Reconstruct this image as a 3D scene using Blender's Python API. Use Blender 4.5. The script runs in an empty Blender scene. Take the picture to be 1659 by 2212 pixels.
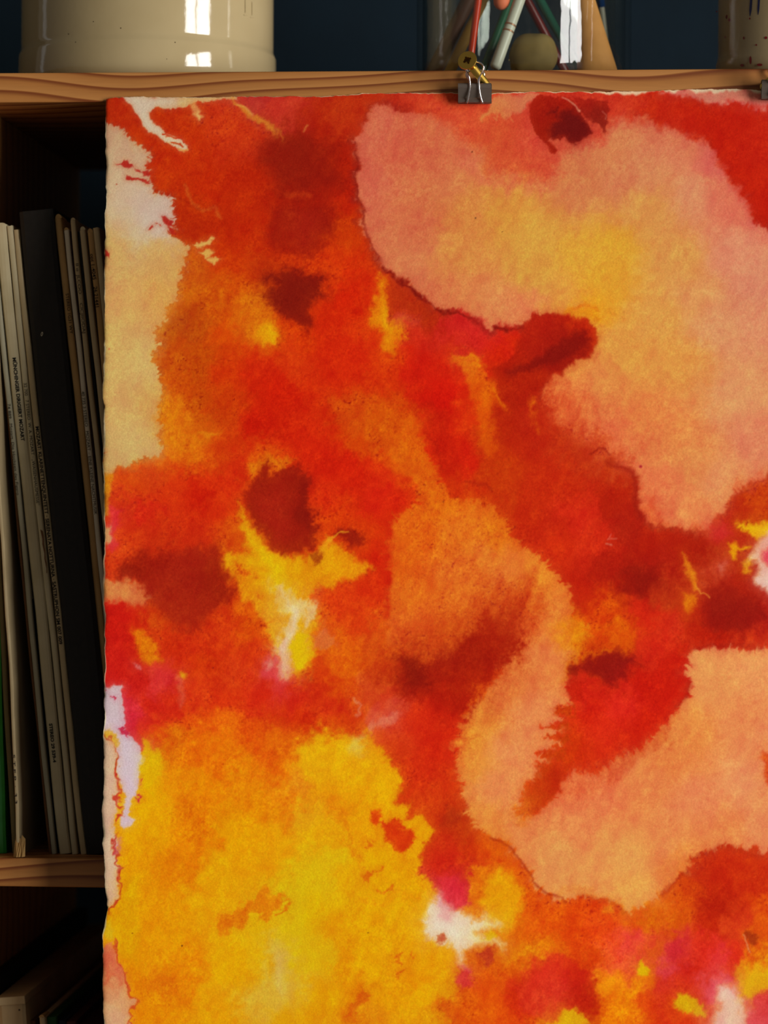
import bpy, bmesh, math, random
import numpy as np
from mathutils import Vector, Matrix

# ------------------------------------------------------------------ camera
C = bpy.context.scene.collection
sc = bpy.context.scene
MM = 0.000227                      # metres per photo pixel on the shelf front plane
DIST = 1.5
YAW = math.radians(4.0)
ROLL = math.radians(0.26)
CZ = 0.90                          # height of the picture centre above the floor
cam_d = bpy.data.cameras.new('camera')
cam = bpy.data.objects.new('camera', cam_d)
C.objects.link(cam)
cam.location = (DIST * math.sin(YAW), -DIST * math.cos(YAW), CZ)
cam.rotation_euler = (Matrix.Rotation(YAW, 3, 'Z') @ Matrix.Rotation(math.pi / 2, 3, 'X') @ Matrix.Rotation(ROLL, 3, 'Z')).to_euler()
cam_d.sensor_fit = 'VERTICAL'
cam_d.sensor_height = 36.0
cam_d.lens = 36.0 * DIST / (2212 * MM)
cam_d.clip_start = 0.02
cam_d.dof.use_dof = True
cam_d.dof.focus_distance = 1.490
cam_d.dof.aperture_fstop = 7.0
sc.camera = cam

# ------------------------------------------------------------------ light and exposure
sc.view_settings.view_transform = 'Standard'
sc.view_settings.look = 'None'
sc.view_settings.gamma = 1.0
sc.view_settings.use_curve_mapping = False
sc.view_settings.exposure = 0.0
world = bpy.data.worlds.new('room_ambient')
sc.world = world
world.use_nodes = True
world.node_tree.nodes['Background'].inputs[0].default_value = (1.0, 0.92, 0.80, 1)
world.node_tree.nodes['Background'].inputs[1].default_value = 0.14


def area(name, loc, target, w, h, power, col=(1, 1, 1)):
    d = bpy.data.lights.new(name, 'AREA')
    d.shape = 'RECTANGLE'
    d.size, d.size_y = w, h
    d.energy = power
    d.color = col
    o = bpy.data.objects.new(name, d)
    o.location = loc
    o.rotation_euler = (Vector(target) - Vector(loc)).to_track_quat('-Z', 'Y').to_euler()
    C.objects.link(o)
    return o


WIN_P = 119.0
# daylight through the two casements of the window on the right-hand wall
area('daylight_casement', (2.9, -1.74, CZ + 0.30), (0.0, -1.74, CZ + 0.30), 0.92, 1.9, WIN_P, (1.0, 0.98, 0.94))
area('daylight_casement', (2.9, -2.76, CZ + 0.30), (0.0, -2.76, CZ + 0.30), 0.92, 1.9, WIN_P, (1.0, 0.98, 0.94))
# a dim far window at the left end of the room
area('far_daylight', (-2.0, 0.33, CZ + 0.5), (0.0, 0.08, CZ + 0.3), 0.16, 1.4, 0.35, (0.9, 0.95, 1.0))

# ------------------------------------------------------------------ helpers
cam_m = cam.rotation_euler.to_matrix()


def ray(px, py):
    v = Vector(((px - 829.5) * MM, (1106 - py) * MM, -DIST))
    return cam_m @ v


def W(px, py, Y):
    """point of the plane y = Y met by the sight line through a photo pixel"""
    d = ray(px, py)
    t = (Y - cam.location.y) / d.y
    return cam.location + d * t


def lin(h):
    h = h.lstrip('#')
    out = []
    for i in (0, 2, 4):
        c = int(h[i:i + 2], 16) / 255
        out.append(c / 12.92 if c <= 0.04045 else ((c + 0.055) / 1.055) ** 2.4)
    return out


def tag(o, label=None, cat=None, group=None, kind=None):
    if label: o['label'] = label
    if cat: o['category'] = cat
    if group: o['group'] = group
    if kind: o['kind'] = kind
    return o


def empty(name, loc, rot=(0, 0, 0)):
    o = bpy.data.objects.new(name, None)
    o.empty_display_size = 0.02
    o.location = loc
    o.rotation_euler = rot
    C.objects.link(o)
    return o


def link(name, bm_or_mesh, mat, parent=None, smooth=False):
    if isinstance(bm_or_mesh, bmesh.types.BMesh):
        me = bpy.data.meshes.new(name)
        bmesh.ops.recalc_face_normals(bm_or_mesh, faces=bm_or_mesh.faces)
        bm_or_mesh.to_mesh(me)
        bm_or_mesh.free()
    else:
        me = bm_or_mesh
    if mat:
        me.materials.append(mat)
    if smooth:
        for p in me.polygons:
            p.use_smooth = True
    o = bpy.data.objects.new(name, me)
    C.objects.link(o)
    if parent:
        o.parent = parent
    return o


def box_bm(x0, x1, y0, y1, z0, z1, bev=0.0, seg=2):
    bm = bmesh.new()
    r = bmesh.ops.create_cube(bm, size=1.0)
    for v in bm.verts:
        v.co = Vector((x0 + (v.co.x + .5) * (x1 - x0), y0 + (v.co.y + .5) * (y1 - y0), z0 + (v.co.z + .5) * (z1 - z0)))
    if bev:
        bmesh.ops.bevel(bm, geom=bm.edges[:], offset=bev, segments=seg, affect='EDGES', profile=0.5)
    return bm


def tube_bm(pts, radii, n=14, cap=True, bm=None):
    """a tube of varying radius along a list of points"""
    bm = bm or bmesh.new()
    pts = [Vector(p) for p in pts]
    if not hasattr(radii, '__len__'):
        radii = [radii] * len(pts)
    rings = []
    up = None
    for i, p in enumerate(pts):
        if i == 0: t = pts[1] - pts[0]
        elif i == len(pts) - 1: t = pts[-1] - pts[-2]
        else: t = (pts[i + 1] - pts[i]).normalized() + (pts[i] - pts[i - 1]).normalized()
        t.normalize()
        if up is None:
            up = Vector((0, 0, 1)) if abs(t.z) < .9 else Vector((1, 0, 0))
        a = t.cross(up).normalized()
        b = a.cross(t).normalized()
        up = b
        rings.append([bm.verts.new(p + (a * math.cos(2 * math.pi * k / n) + b * math.sin(2 * math.pi * k / n)) * radii[i]) for k in range(n)])
    for r0, r1 in zip(rings, rings[1:]):
        for k in range(n):
            bm.faces.new((r0[k], r0[(k + 1) % n], r1[(k + 1) % n], r1[k]))
    if cap:
        bm.faces.new(rings[0][::-1])
        bm.faces.new(rings[-1])
    return bm


def lathe_bm(prof, n=96, bm=None, closed_top=False):
    bm = bm or bmesh.new()
    rings = []
    for r, z in prof:
        if r < 1e-6:
            rings.append([bm.verts.new((0, 0, z))])
        else:
            rings.append([bm.verts.new((r * math.cos(2 * math.pi * k / n), r * math.sin(2 * math.pi * k / n), z)) for k in range(n)])
    for a, b in zip(rings, rings[1:]):
        for k in range(n):
            k2 = (k + 1) % n
            if len(a) == 1 and len(b) == 1: continue
            if len(a) == 1: bm.faces.new((a[0], b[k2], b[k]))
            elif len(b) == 1: bm.faces.new((a[k], a[k2], b[0]))
            else: bm.faces.new((a[k], a[k2], b[k2], b[k]))
    return bm


# ------------------------------------------------------------------ materials
def mat(name, col, rough=0.6, metal=0.0, spec=0.3, nodes=None):
    m = bpy.data.materials.new(name)
    m.use_nodes = True
    b = m.node_tree.nodes['Principled BSDF']
    if isinstance(col, str): col = lin(col)
    b.inputs['Base Color'].default_value = (*col, 1)
    b.inputs['Roughness'].default_value = rough
    b.inputs['Metallic'].default_value = metal
    b.inputs['Specular IOR Level'].default_value = spec
    if nodes: nodes(m.node_tree, b)
    return m


def N(nt, typ, **kw):
    n = nt.nodes.new(typ)
    for k, v in kw.items():
        if k.startswith('in_'):
            n.inputs[int(k[3:]) if k[3:].isdigit() else k[3:]].default_value = v
        else:
            setattr(n, k, v)
    return n


def card_nodes(c0, c1, scale=60, bump=0.05):
    """mottled, slightly worn cardboard or cloth"""
    def f(nt, b):
        tc = N(nt, 'ShaderNodeTexCoord')
        no = N(nt, 'ShaderNodeTexNoise')
        no.inputs['Scale'].default_value = scale
        no.inputs['Detail'].default_value = 5
        nt.links.new(tc.outputs['Object'], no.inputs['Vector'])
        r = N(nt, 'ShaderNodeValToRGB')
        r.color_ramp.elements[0].color = (*lin(c0), 1)
        r.color_ramp.elements[0].position = 0.3
        r.color_ramp.elements[1].color = (*lin(c1), 1)
        r.color_ramp.elements[1].position = 0.7
        nt.links.new(no.outputs['Fac'], r.inputs['Fac'])
        nt.links.new(r.outputs['Color'], b.inputs['Base Color'])
        n2 = N(nt, 'ShaderNodeTexNoise')
        n2.inputs['Scale'].default_value = scale * 20
        nt.links.new(tc.outputs['Object'], n2.inputs['Vector'])
        bp = N(nt, 'ShaderNodeBump')
        bp.inputs['Strength'].default_value = bump
        bp.inputs['Distance'].default_value = 0.0005
        nt.links.new(n2.outputs['Fac'], bp.inputs['Height'])
        nt.links.new(bp.outputs['Normal'], b.inputs['Normal'])
    return f


def card(name, c0, c1, **kw):
    rough = kw.pop('rough', 0.7)
    spec = kw.pop('spec', 0.25)
    return mat(name, c0, rough, 0, spec, card_nodes(c0, c1, **kw))


def wood_mat(name, light, mid, dark, rot=None):
    def f(nt, b):
        tc = N(nt, 'ShaderNodeTexCoord')
        mp = N(nt, 'ShaderNodeMapping')
        if rot: mp.inputs['Rotation'].default_value = rot
        nt.links.new(tc.outputs['Object'], mp.inputs['Vector'])
        sx = N(nt, 'ShaderNodeSeparateXYZ')
        nt.links.new(mp.outputs['Vector'], sx.inputs[0])
        # slow wander of the year rings along the board
        m1 = N(nt, 'ShaderNodeMapping')
        m1.inputs['Scale'].default_value = (5.5, 6.0, 18.0)
        nt.links.new(mp.outputs['Vector'], m1.inputs['Vector'])
        n1 = N(nt, 'ShaderNodeTexNoise')
        n1.inputs['Scale'].default_value = 1.0
        n1.inputs['Detail'].default_value = 1.0
        nt.links.new(m1.outputs['Vector'], n1.inputs['Vector'])
        a = N(nt, 'ShaderNodeMath', operation='MULTIPLY_ADD')
        a.inputs[1].default_value = 150.0
        nt.links.new(sx.outputs['Z'], a.inputs[0])
        s = N(nt, 'ShaderNodeMath', operation='MULTIPLY')
        s.inputs[1].default_value = 5.5
        nt.links.new(n1.outputs['Fac'], s.inputs[0])
        nt.links.new(s.outputs[0], a.inputs[2])
        yy = N(nt, 'ShaderNodeMath', operation='MULTIPLY_ADD')
        yy.inputs[1].default_value = 60.0
        nt.links.new(sx.outputs['Y'], yy.inputs[0])
        nt.links.new(a.outputs[0], yy.inputs[2])
        fr = N(nt, 'ShaderNodeMath', operation='FRACT')
        nt.links.new(yy.outputs[0], fr.inputs[0])
        r = N(nt, 'ShaderNodeValToRGB')
        e = r.color_ramp.elements
        e[0].position = 0.0; e[0].color = (*lin(light), 1)
        e[1].position = 1.0; e[1].color = (*lin(mid), 1)
        x = e.new(0.62); x.color = (*lin(mid), 1)
        x = e.new(0.86); x.color = (*lin(dark), 1)
        x = e.new(0.93); x.color = (*lin(dark), 1)
        nt.links.new(fr.outputs[0], r.inputs['Fac'])
        # fine fibre
        m2 = N(nt, 'ShaderNodeMapping')
        m2.inputs['Scale'].default_value = (60, 900, 900)
        nt.links.new(mp.outputs['Vector'], m2.inputs['Vector'])
        n2 = N(nt, 'ShaderNodeTexNoise')
        n2.inputs['Scale'].default_value = 1.0
        n2.inputs['Detail'].default_value = 4.0
        nt.links.new(m2.outputs['Vector'], n2.inputs['Vector'])
        mx = N(nt, 'ShaderNodeMix', data_type='RGBA', blend_type='MULTIPLY')
        mx.inputs['Factor'].default_value = 0.35
        nt.links.new(r.outputs['Color'], mx.inputs[6])
        nt.links.new(n2.outputs['Color'], mx.inputs[7])
        rr = N(nt, 'ShaderNodeMapRange')
        rr.inputs[3].default_value = 0.7
        rr.inputs[4].default_value = 1.15
        nt.links.new(n2.outputs['Fac'], rr.inputs[0])
        gm = N(nt, 'ShaderNodeMix', data_type='RGBA', blend_type='MULTIPLY')
        gm.inputs['Factor'].default_value = 0.55
        nt.links.new(r.outputs['Color'], gm.inputs[6])
        nt.links.new(rr.outputs[0], gm.inputs[7])
        nt.links.new(gm.outputs[2], b.inputs['Base Color'])
        bp = N(nt, 'ShaderNodeBump')
        bp.inputs['Strength'].default_value = 0.12
        bp.inputs['Distance'].default_value = 0.0004
        nt.links.new(n2.outputs['Fac'], bp.inputs['Height'])
        nt.links.new(bp.outputs['Normal'], b.inputs['Normal'])
    return mat(name, light, 0.5, 0, 0.35, f)


M_pine = wood_mat('pine_wood', 'a8713a', '99612c', '6f3610')
M_pine_side = wood_mat('pine_side', 'bd8648', 'b07a3e', '98642e', rot=(0, math.pi / 2, 0))
M_edge = mat('bare_paper', 'e6dcc0', 0.9, 0, 0.1)
# ------------------------------------------------------------------ setting
Z_TOP = W(700, 153.6, 0).z                # top face of the upper board
Z_TOPB = W(112, 221.0, 0).z
Z_LOW = W(60, 1853.5, 0).z                # top face of the record shelf
Z_LOWB = W(60, 1915.5, 0).z
Z_THIRD = W(30, 2152, 0.02).z - 0.326     # shelf below, under the frame
X_L = W(-53, 1106, 0).x
X_R = X_L + 0.42  # unseen right end set close in to block window light behind the sheet
DEPTH = 0.30
WALL_Y = 0.40


def wall_nodes(nt, b):
    tc = N(nt, 'ShaderNodeTexCoord')
    n = N(nt, 'ShaderNodeTexNoise')
    n.inputs['Scale'].default_value = 35
    n.inputs['Detail'].default_value = 6
    nt.links.new(tc.outputs['Object'], n.inputs['Vector'])
    r = N(nt, 'ShaderNodeValToRGB')
    r.color_ramp.elements[0].color = (*lin('08141c'), 1)
    r.color_ramp.elements[1].color = (*lin('0b1b25'), 1)
    nt.links.new(n.outputs['Fac'], r.inputs['Fac'])
    nt.links.new(r.outputs['Color'], b.inputs['Base Color'])
    bp = N(nt, 'ShaderNodeBump')
    bp.inputs['Strength'].default_value = 0.3
    bp.inputs['Distance'].default_value = 0.002
    nt.links.new(n.outputs['Fac'], bp.inputs['Height'])
    nt.links.new(bp.outputs['Normal'], b.inputs['Normal'])


M_wall = mat('blue_wall_paint', '16323f', 0.85, 0, 0.15, wall_nodes)
M_floor = wood_mat('floor_wood', '8a5c34', '7a4e2a', '5a3416')
tag(link('wall_back', box_bm(-1.2, 1.6, WALL_Y, WALL_Y + 0.05, 0, 2.1), M_wall), kind='structure')
tag(link('floor', box_bm(-1.2, 1.6, -0.6, WALL_Y, -0.03, 0), M_floor), kind='structure')

unit = empty('shelving_unit', (X_L, 0, 0))
tag(unit, 'pale pine shelving unit carrying crocks above and records below', 'shelving unit')
for z0, z1 in ((Z_TOPB, Z_TOP), (Z_LOWB, Z_LOW), (Z_THIRD - 0.0145, Z_THIRD)):
    bm = box_bm(0, X_R - X_L, 0, DEPTH, z0, z1, 0.0008)
    o = link('shelf_board', bm, M_pine, unit)
for x0 in (-0.018, X_R - X_L):
    link('side_panel', box_bm(x0, x0 + 0.018, 0, DEPTH, 0, Z_TOP, 0.0008), M_pine_side, unit)

# ------------------------------------------------------------------ lettering
_fonts = {}


def text_mesh(body, bold=0.0, shear=0.0):
    cu = bpy.data.curves.new('lettering', 'FONT')
    cu.body = body
    cu.size = 1.0
    cu.offset = bold
    cu.shear = shear
    cu.resolution_u = 3
    t = bpy.data.objects.new('lettering', cu)
    C.objects.link(t)
    dg = bpy.context.evaluated_depsgraph_get()
    me = bpy.data.meshes.new_from_object(t.evaluated_get(dg))
    bpy.data.objects.remove(t)
    bpy.data.curves.remove(cu)
    return me


M_ink = mat('black_ink', '0a0806', 0.7)
M_ink_soft = mat('grey_ink', '2a221a', 0.7)
M_ink_pale = mat('pale_ink', 'cfc6ae', 0.7)


def spine_text(parent, sl, body, py0, py1, cap_px, ink=None, bold=0.0, across=0.5, label=None):
    """lettering reading down a spine between two photo rows"""
    me = text_mesh(body, bold)
    co = np.zeros(len(me.vertices) * 3)
    me.vertices.foreach_get('co', co)
    co = co.reshape(-1, 3)
    x0, x1 = co[:, 0].min(), co[:, 0].max()
    cap = 0.70
    za = (W(sl['x6'], py0, sl['Y']).z - sl['z0']) / math.cos(sl['tilt'])
    zb = (W(sl['x6'], py1, sl['Y']).z - sl['z0']) / math.cos(sl['tilt'])
    kx = (za - zb) / (x1 - x0)
    ky = cap_px * MM * 1.02 / cap
    xm = sl['t'] * across - cap * ky / 2
    new = np.zeros_like(co)
    new[:, 0] = xm + co[:, 1] * ky
    new[:, 1] = -0.00022
    new[:, 2] = za - (co[:, 0] - x0) * kx
    me.vertices.foreach_set('co', new.ravel())
    me.update()
    return link('lettering', me, ink or M_ink, parent)


def sleeve(name, label, cat, group, xl, xr, xb, py_ref, py_bot, py_top, m, Y=0.018, zb=None, wear=0.00035, seed=0, depth=0.275, spine=True):
    """a record sleeve standing on a shelf: left and right spine edge at photo row py_ref, left edge xb at py_bot"""
    rnd = random.Random(seed)
    zb = Z_LOW if zb is None else zb
    a, b, c = W(xl, py_ref, Y), W(xr, py_ref, Y), W(xb, py_bot, Y)
    tilt = math.atan2(a.x - c.x, a.z - c.z)       # negative = leans left
    t = (b.x - a.x) * math.cos(tilt)
    x0 = c.x + math.tan(tilt) * (zb - c.z)
    top = W(xl, py_top, Y)
    h = (top.z - zb) / math.cos(tilt)
    bm = bmesh.new()
    q = min(0.0011, t * .3)
    prof = [(0, q), (t * .12, q * .25), (t * .35, 0), (t * .65, 0), (t * .88, q * .25), (t, q), (t, depth), (0, depth)]
    nz = 26
    rings = []
    ph = rnd.uniform(0, 9)
    for i in range(nz + 1):
        f = i / nz
        z = h * f
        end = max(0.0, 1 - min(f, 1 - f) * h / 0.006)
        row = []
        for k, (x, y) in enumerate(prof):
            dx = wear * (math.sin(9 * f + ph) * 0.8 + math.sin(31 * f + 2 * ph) * .3)
            j = rnd.uniform(-.12, .12) * wear
            yy = y + (end * 0.0008 + rnd.uniform(-.2, .2) * wear * .5 if spine and k < 6 else 0)
            row.append(bm.verts.new((x + dx * (1 if y < depth * .5 else 0) + j, yy, z + (rnd.uniform(-.5, .5) * wear if i in (nz,) else 0))))
        rings.append(row)
    n = len(prof)
    for r0, r1 in zip(rings, rings[1:]):
        for k in range(n):
            bm.faces.new((r0[k], r0[(k + 1) % n], r1[(k + 1) % n], r1[k]))
    bm.faces.new(rings[0][::-1])
    bm.faces.new(rings[-1])
    o = empty(name, (x0, Y, zb), (0, tilt, 0))
    tag(o, label, cat, group)
    link('sleeve_card', bm, m, o)
    sl = dict(Y=Y, z0=zb, tilt=tilt, t=t, x6=xl, h=h, depth=depth)
    return o, sl


def opening(o, sl, m, hh=0.004):
    hh = hh * .55
    """the rolled open mouth of the card at the head of a spine"""
    t = sl['t']
    pts = [(t * (.5 - .46 * math.cos(u)), 0.0006 + 0.0 * u, sl['h'] + hh * math.sin(u) * .8) for u in [math.pi * k / 10 for k in range(11)]]
    bm = bmesh.new()
    a = [bm.verts.new((p[0], 0.0010, p[2])) for p in pts]
    b = [bm.verts.new((p[0], 0.016, p[2] - 0.0006)) for p in pts]
    for i in range(10):
        bm.faces.new((a[i], a[i + 1], b[i + 1], b[i]))
    bm.faces.new(a[::-1])
    link('rolled_lip', bm, m, o)


M_c_grey = card('grey_card', 'a39c84', '969078')
M_c_cream = card('cream_card', 'bcae8c', 'ae9f7c')
M_c_cream2 = card('warm_card', 'b39e78', 'a5906a')
M_c_tan = card('tan_card', 'b08a55', 'a07a46')
M_c_brown = card('brown_card', '6a4424', '5a381c')
M_c_white = card('white_card', 'c8bca4', 'b8aa90')
M_c_black = card('black_cloth', '17130f', '1d1813', scale=300, rough=0.6)
M_c_dark = card('dark_red_card', '33100f', '260b0b')
M_c_olive = card('olive_card', '6f6a48', '625c3e')
M_c_navy = card('navy_card', '0c1526', '0a1220')
M_c_green = mat('green_plastic', '1c7a2a', 0.3, 0, 0.5, card_nodes('1b7a2a', '249038', 90, 0.1))
M_c_green_dk = card('green_card', '1f4a1c', '183c16')
M_c_maroon = card('maroon_card', '4a2018', '3a1812')

G1 = 'records in the middle compartment'
RB = 1840
sv, s = sleeve('green_folder', 'glossy green plastic folder with rounded back at far end of row', 'folder', None, -46, 4, -38, 1500, RB, 545, M_c_green, Y=0.016, seed=3)
sv, s = sleeve('record_sleeve', 'olive record sleeve beside the green folder', 'record', G1, 5, 16, 25.5, 1460, RB, 500, M_c_olive, Y=0.017, seed=4)
sv, s = sleeve('record_sleeve', 'cream record sleeve with frayed torn foot and faded spine lettering', 'record', G1, 17.4, 24.6, 37, 1460, RB, 498, M_c_cream2, Y=0.006, seed=5, wear=0.0007)
spine_text(sv, s, 'S T E P  ·  3 3', 1630, 1736, 5.5, M_ink_soft, 0.01)
bm = bmesh.new()
for k, (dx, dz, w) in enumerate(((-.0006, .0, .0022), (.0008, .001, .0016), (.0024, .0, .0018))):
    v = [bm.verts.new(p) for p in ((dx, 0.002, .010 - dz), (dx + w, .001, .008), (dx + w + .0004, -.004, .0002), (dx - .0008, -.003, .0002), (dx + w * .5, -.0055, -0.0 + .0002))]
    bm.faces.new((v[0], v[1], v[2], v[4], v[3]))
    u = [bm.verts.new(vv.co + Vector((0, .0006, .0004))) for vv in v]
    bm.faces.new((u[3], u[4], u[2], u[1], u[0]))
link('torn_flap', bm, M_c_tan, sv)
sv, s = sleeve('record_sleeve', 'thin brown record sleeve just left of the Figaro record', 'record', G1, 50.5, 56.3, 103.5, 1280, RB, 492, M_c_brown, Y=0.020, seed=6)
sv, s = sleeve('record_sleeve', 'grey record sleeve reading Mozart Die Hochzeit des Figaro', 'record', G1, 1.0, 11.3, 110.6, 740, RB, 480, M_c_grey, seed=7)
spine_text(sv, s, '74 889   Mozart. Die Hochzeit des Figaro', 873, 1070, 6.3, M_ink_soft)
sv, s = sleeve('record_sleeve', 'thin navy strip standing for the dark gap left of the Münchinger record', 'record', G1, 11.8, 13.6, 122.3, 740, RB, 500, M_c_navy, Y=0.021, seed=8, wear=0.0001)  # dark slab added for the shaded gap between the two sleeves
sv, s = sleeve('record_sleeve', 'wide pale record sleeve reading MÜNCHINGER DIRIGIERT MOZART', 'record', G1, 14.1, 38.2, 128.2, 740, RB, 486, M_c_cream, seed=9)
spine_text(sv, s, 'MÜNCHINGER DIRIGIERT MOZART', 774, 954, 7.4, M_ink, 0.04, across=.56)
spine_text(sv, s, 'STEREO 29 539-4', 1563, 1647, 6.8, M_ink, 0.04, across=.42)
opening(sv, s, M_c_cream, 0.002)
sv, s = sleeve('record_sleeve', 'pale record sleeve reading W. A. MOZART WAISENHAUSMESSE with torn spine', 'record', G1, 39.0, 51.6, 155.5, 740, RB, 488, M_c_cream, seed=10)
spine_text(sv, s, '32 700   7 STEREO  W. A. MOZART · „WAISENHAUSMESSE”', 828, 1092, 6.8, M_ink)
# the ripped patch of the spine showing brown board
bm = bmesh.new()
za = (W(100, 1140, .018).z - s['z0']); zb_ = (W(100, 1236, .018).z - s['z0'])
k = 9
L_ = [(s['t'] * (.42 + .25 * f + .06 * ((i * 7) % 3)), za + (zb_ - za) * f) for i, f in enumerate([j / k for j in range(k + 1)])]
R_ = [(s['t'] * (.86 + .04 * ((i * 5) % 3 - 1)), za + (zb_ - za) * (0.04 + .94 * f)) for i, f in enumerate([j / k for j in range(k + 1)])]
va = [bm.verts.new((x, -.00016, z)) for x, z in L_]
vb = [bm.verts.new((x, -.00016, z)) for x, z in R_]
for i in range(k):
    bm.faces.new((va[i], va[i + 1], vb[i + 1], vb[i]))
tear = link('spine_tear', bm, M_c_brown, sv)
sv, s = sleeve('record_sleeve', 'cream record sleeve reading MOZART KLARINETTENQUINTETT SERENATA NOTTURNA', 'record', G1, 53.8, 67.2, 173.5, 740, RB, 497, M_c_cream2, seed=11)
spine_text(sv, s, 'MOZART: KLARINETTENQUINTETT · SERENATA NOTTURNA · SASTRUPHON SM 007 009', 922, 1392, 7.4, M_ink, 0.028)
sv, s = sleeve('record_box', 'thick black cloth record box with a small pale 0', 'record box', None, 69.5, 143, 187, 740, RB, 458, M_c_black, Y=0.016, seed=12, wear=0.0003)
me = text_mesh('0', 0.0, 0.35)
co = np.zeros(len(me.vertices) * 3); me.vertices.foreach_get('co', co); co = co.reshape(-1, 3)
kk = 9 * MM / .7
zc_ = W(86, 718, .016).z + 0.0 - s['z0']
nn = np.zeros_like(co)
nn[:, 0] = s['t'] * .30 + co[:, 0] * kk * .8 - .0006; nn[:, 1] = -.0003; nn[:, 2] = zc_ - 3.5 * MM + co[:, 1] * kk
me.vertices.foreach_set('co', nn.ravel())
link('lettering', me, M_ink_pale, sv)
sv, s = sleeve('record_sleeve', 'tall tan record sleeve with rolled orange lip beside the black box', 'record', G1, 146.5, 161.5, 262, 740, RB, 472, M_c_tan, seed=13)
opening(sv, s, M_c_tan, 0.005)
spine_text(sv, s, 'STEREO 1G31 WY', 635, 722, 6.6, M_ink, 0.005, across=.66)
sv, s = sleeve('record_sleeve', 'white record sleeve reading MOZART EINE KLEINE NACHTMUSIK', 'record', G1, 162.8, 173.4, 278, 740, RB, 497, M_c_white, seed=14)
spine_text(sv, s, '40 735 3 STEREO   MOZART – EINE KLEINE NACHTMUSIK', 846, 1112, 6.6, M_ink)
opening(sv, s, M_c_tan, 0.003)
sv, s = sleeve('record_sleeve', 'thin dark red record sleeve right of the Kleine Nachtmusik record', 'record', G1, 174.0, 178.4, 289, 740, RB, 499, M_c_dark, Y=.0195, seed=15)
sv, s = sleeve('record_sleeve', 'grey-brown record sleeve with half cut spine lettering', 'record', G1, 179.4, 190.2, 295, 740, RB, 476, M_c_cream2, seed=16)
spine_text(sv, s, 'II o  JLCOO  ·  CICJIIODAJ', 570, 720, 6.4, M_ink_soft, 0.0, across=.45)
opening(sv, s, M_c_cream2, 0.003)
sv, s = sleeve('record_sleeve', 'black record sleeve between two cream ones by the painting', 'record', G1, 191, 196.8, 305, 740, RB, 500, M_c_black, Y=.021, seed=17, wear=.0001)
sv, s = sleeve('record_sleeve', 'plain cream record sleeve second from the painting edge', 'record', G1, 197.4, 209.6, 312, 740, RB, 497, M_c_cream2, seed=18)
opening(sv, s, M_c_cream, 0.004)
sv, s = sleeve('record_sleeve', 'cream record sleeve reading 1-4045 and 26.21441', 'record', G1, 212.5, 225.5, 326, 740, RB, 503, M_c_tan, seed=19)
spine_text(sv, s, 'opt 1-4045    26.21441', 549, 664, 7.4, M_ink, 0.012, across=.45)
opening(sv, s, M_c_tan, 0.005)
sv, s = sleeve('record_sleeve', 'pale record sleeve whose spine slips behind the painting', 'record', G1, 226.5, 240.5, 340, 740, RB, 492, M_c_cream2, seed=20)
spine_text(sv, s, 'SE', 885, 905, 6.0, M_ink, 0.02, across=.3)

# the row one shelf lower
G2 = 'records in the bottom compartment'
ZT = Z_THIRD
sv, s = sleeve('record_box', 'dark record box at the end of the bottom row', 'record box', None, -50, -4, -12, 2212, 3400, 2112, M_c_black, Y=.03, zb=ZT, seed=30)
sv, s = sleeve('record_box', 'cream record box with a lid seam and a dark dot', 'record box', None, -1.5, 56.5, 100, 2212, 3400, 2158, M_c_cream2, Y=.02, zb=ZT, seed=31)
link('box_lid', box_bm(-.0004, s['t'] + .0006, -.0006, s['depth'] + .001, s['h'] - .0035, s['h'] + .0006, .0004), M_c_cream2, sv)
b = bmesh.new()
bmesh.ops.create_circle(b, cap_ends=True, segments=14, radius=.0005)
for v in b.verts: v.co = Vector((s['t'] * .80 + v.co.x, -.0007, s['h'] - .0062 + v.co.y))
link('dot', b, M_ink_soft, sv)
sv, s = sleeve('record_sleeve', 'brown record sleeve against the cream record box', 'record', G2, 62, 76, 176, 2212, 3400, 2206, M_c_brown, Y=.03, zb=ZT, seed=32)
sv, s = sleeve('record_sleeve', 'cream frayed record sleeve between brown and green ones', 'record', G2, 84, 97, 190, 2212, 3400, 2199, M_c_cream2, Y=.018, zb=ZT, seed=33)
opening(sv, s, M_c_tan, 0.003)
sv, s = sleeve('record_sleeve', 'dark green record sleeve in the bottom row', 'record', G2, 98, 122, 204, 2212, 3400, 2199, M_c_green_dk, Y=.022, zb=ZT, seed=34)
sv, s = sleeve('record_sleeve', 'black record sleeve right of the dark green one', 'record', G2, 124, 142, 232, 2212, 3400, 2206, M_c_navy, Y=.022, zb=ZT, seed=35)
sv, s = sleeve('record_sleeve', 'reddish brown record sleeve right of the black one', 'record', G2, 143, 166, 252, 2212, 3400, 2208, M_c_maroon, Y=.022, zb=ZT, seed=36)
sv, s = sleeve('record_box', 'dark maroon record box partly behind the painting', 'record box', None, 168, 236, 276, 2212, 3400, 2216, M_c_dark, Y=.022, zb=ZT, seed=37)

# ------------------------------------------------------------------ stoneware crock
YC = 0.088


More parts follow.
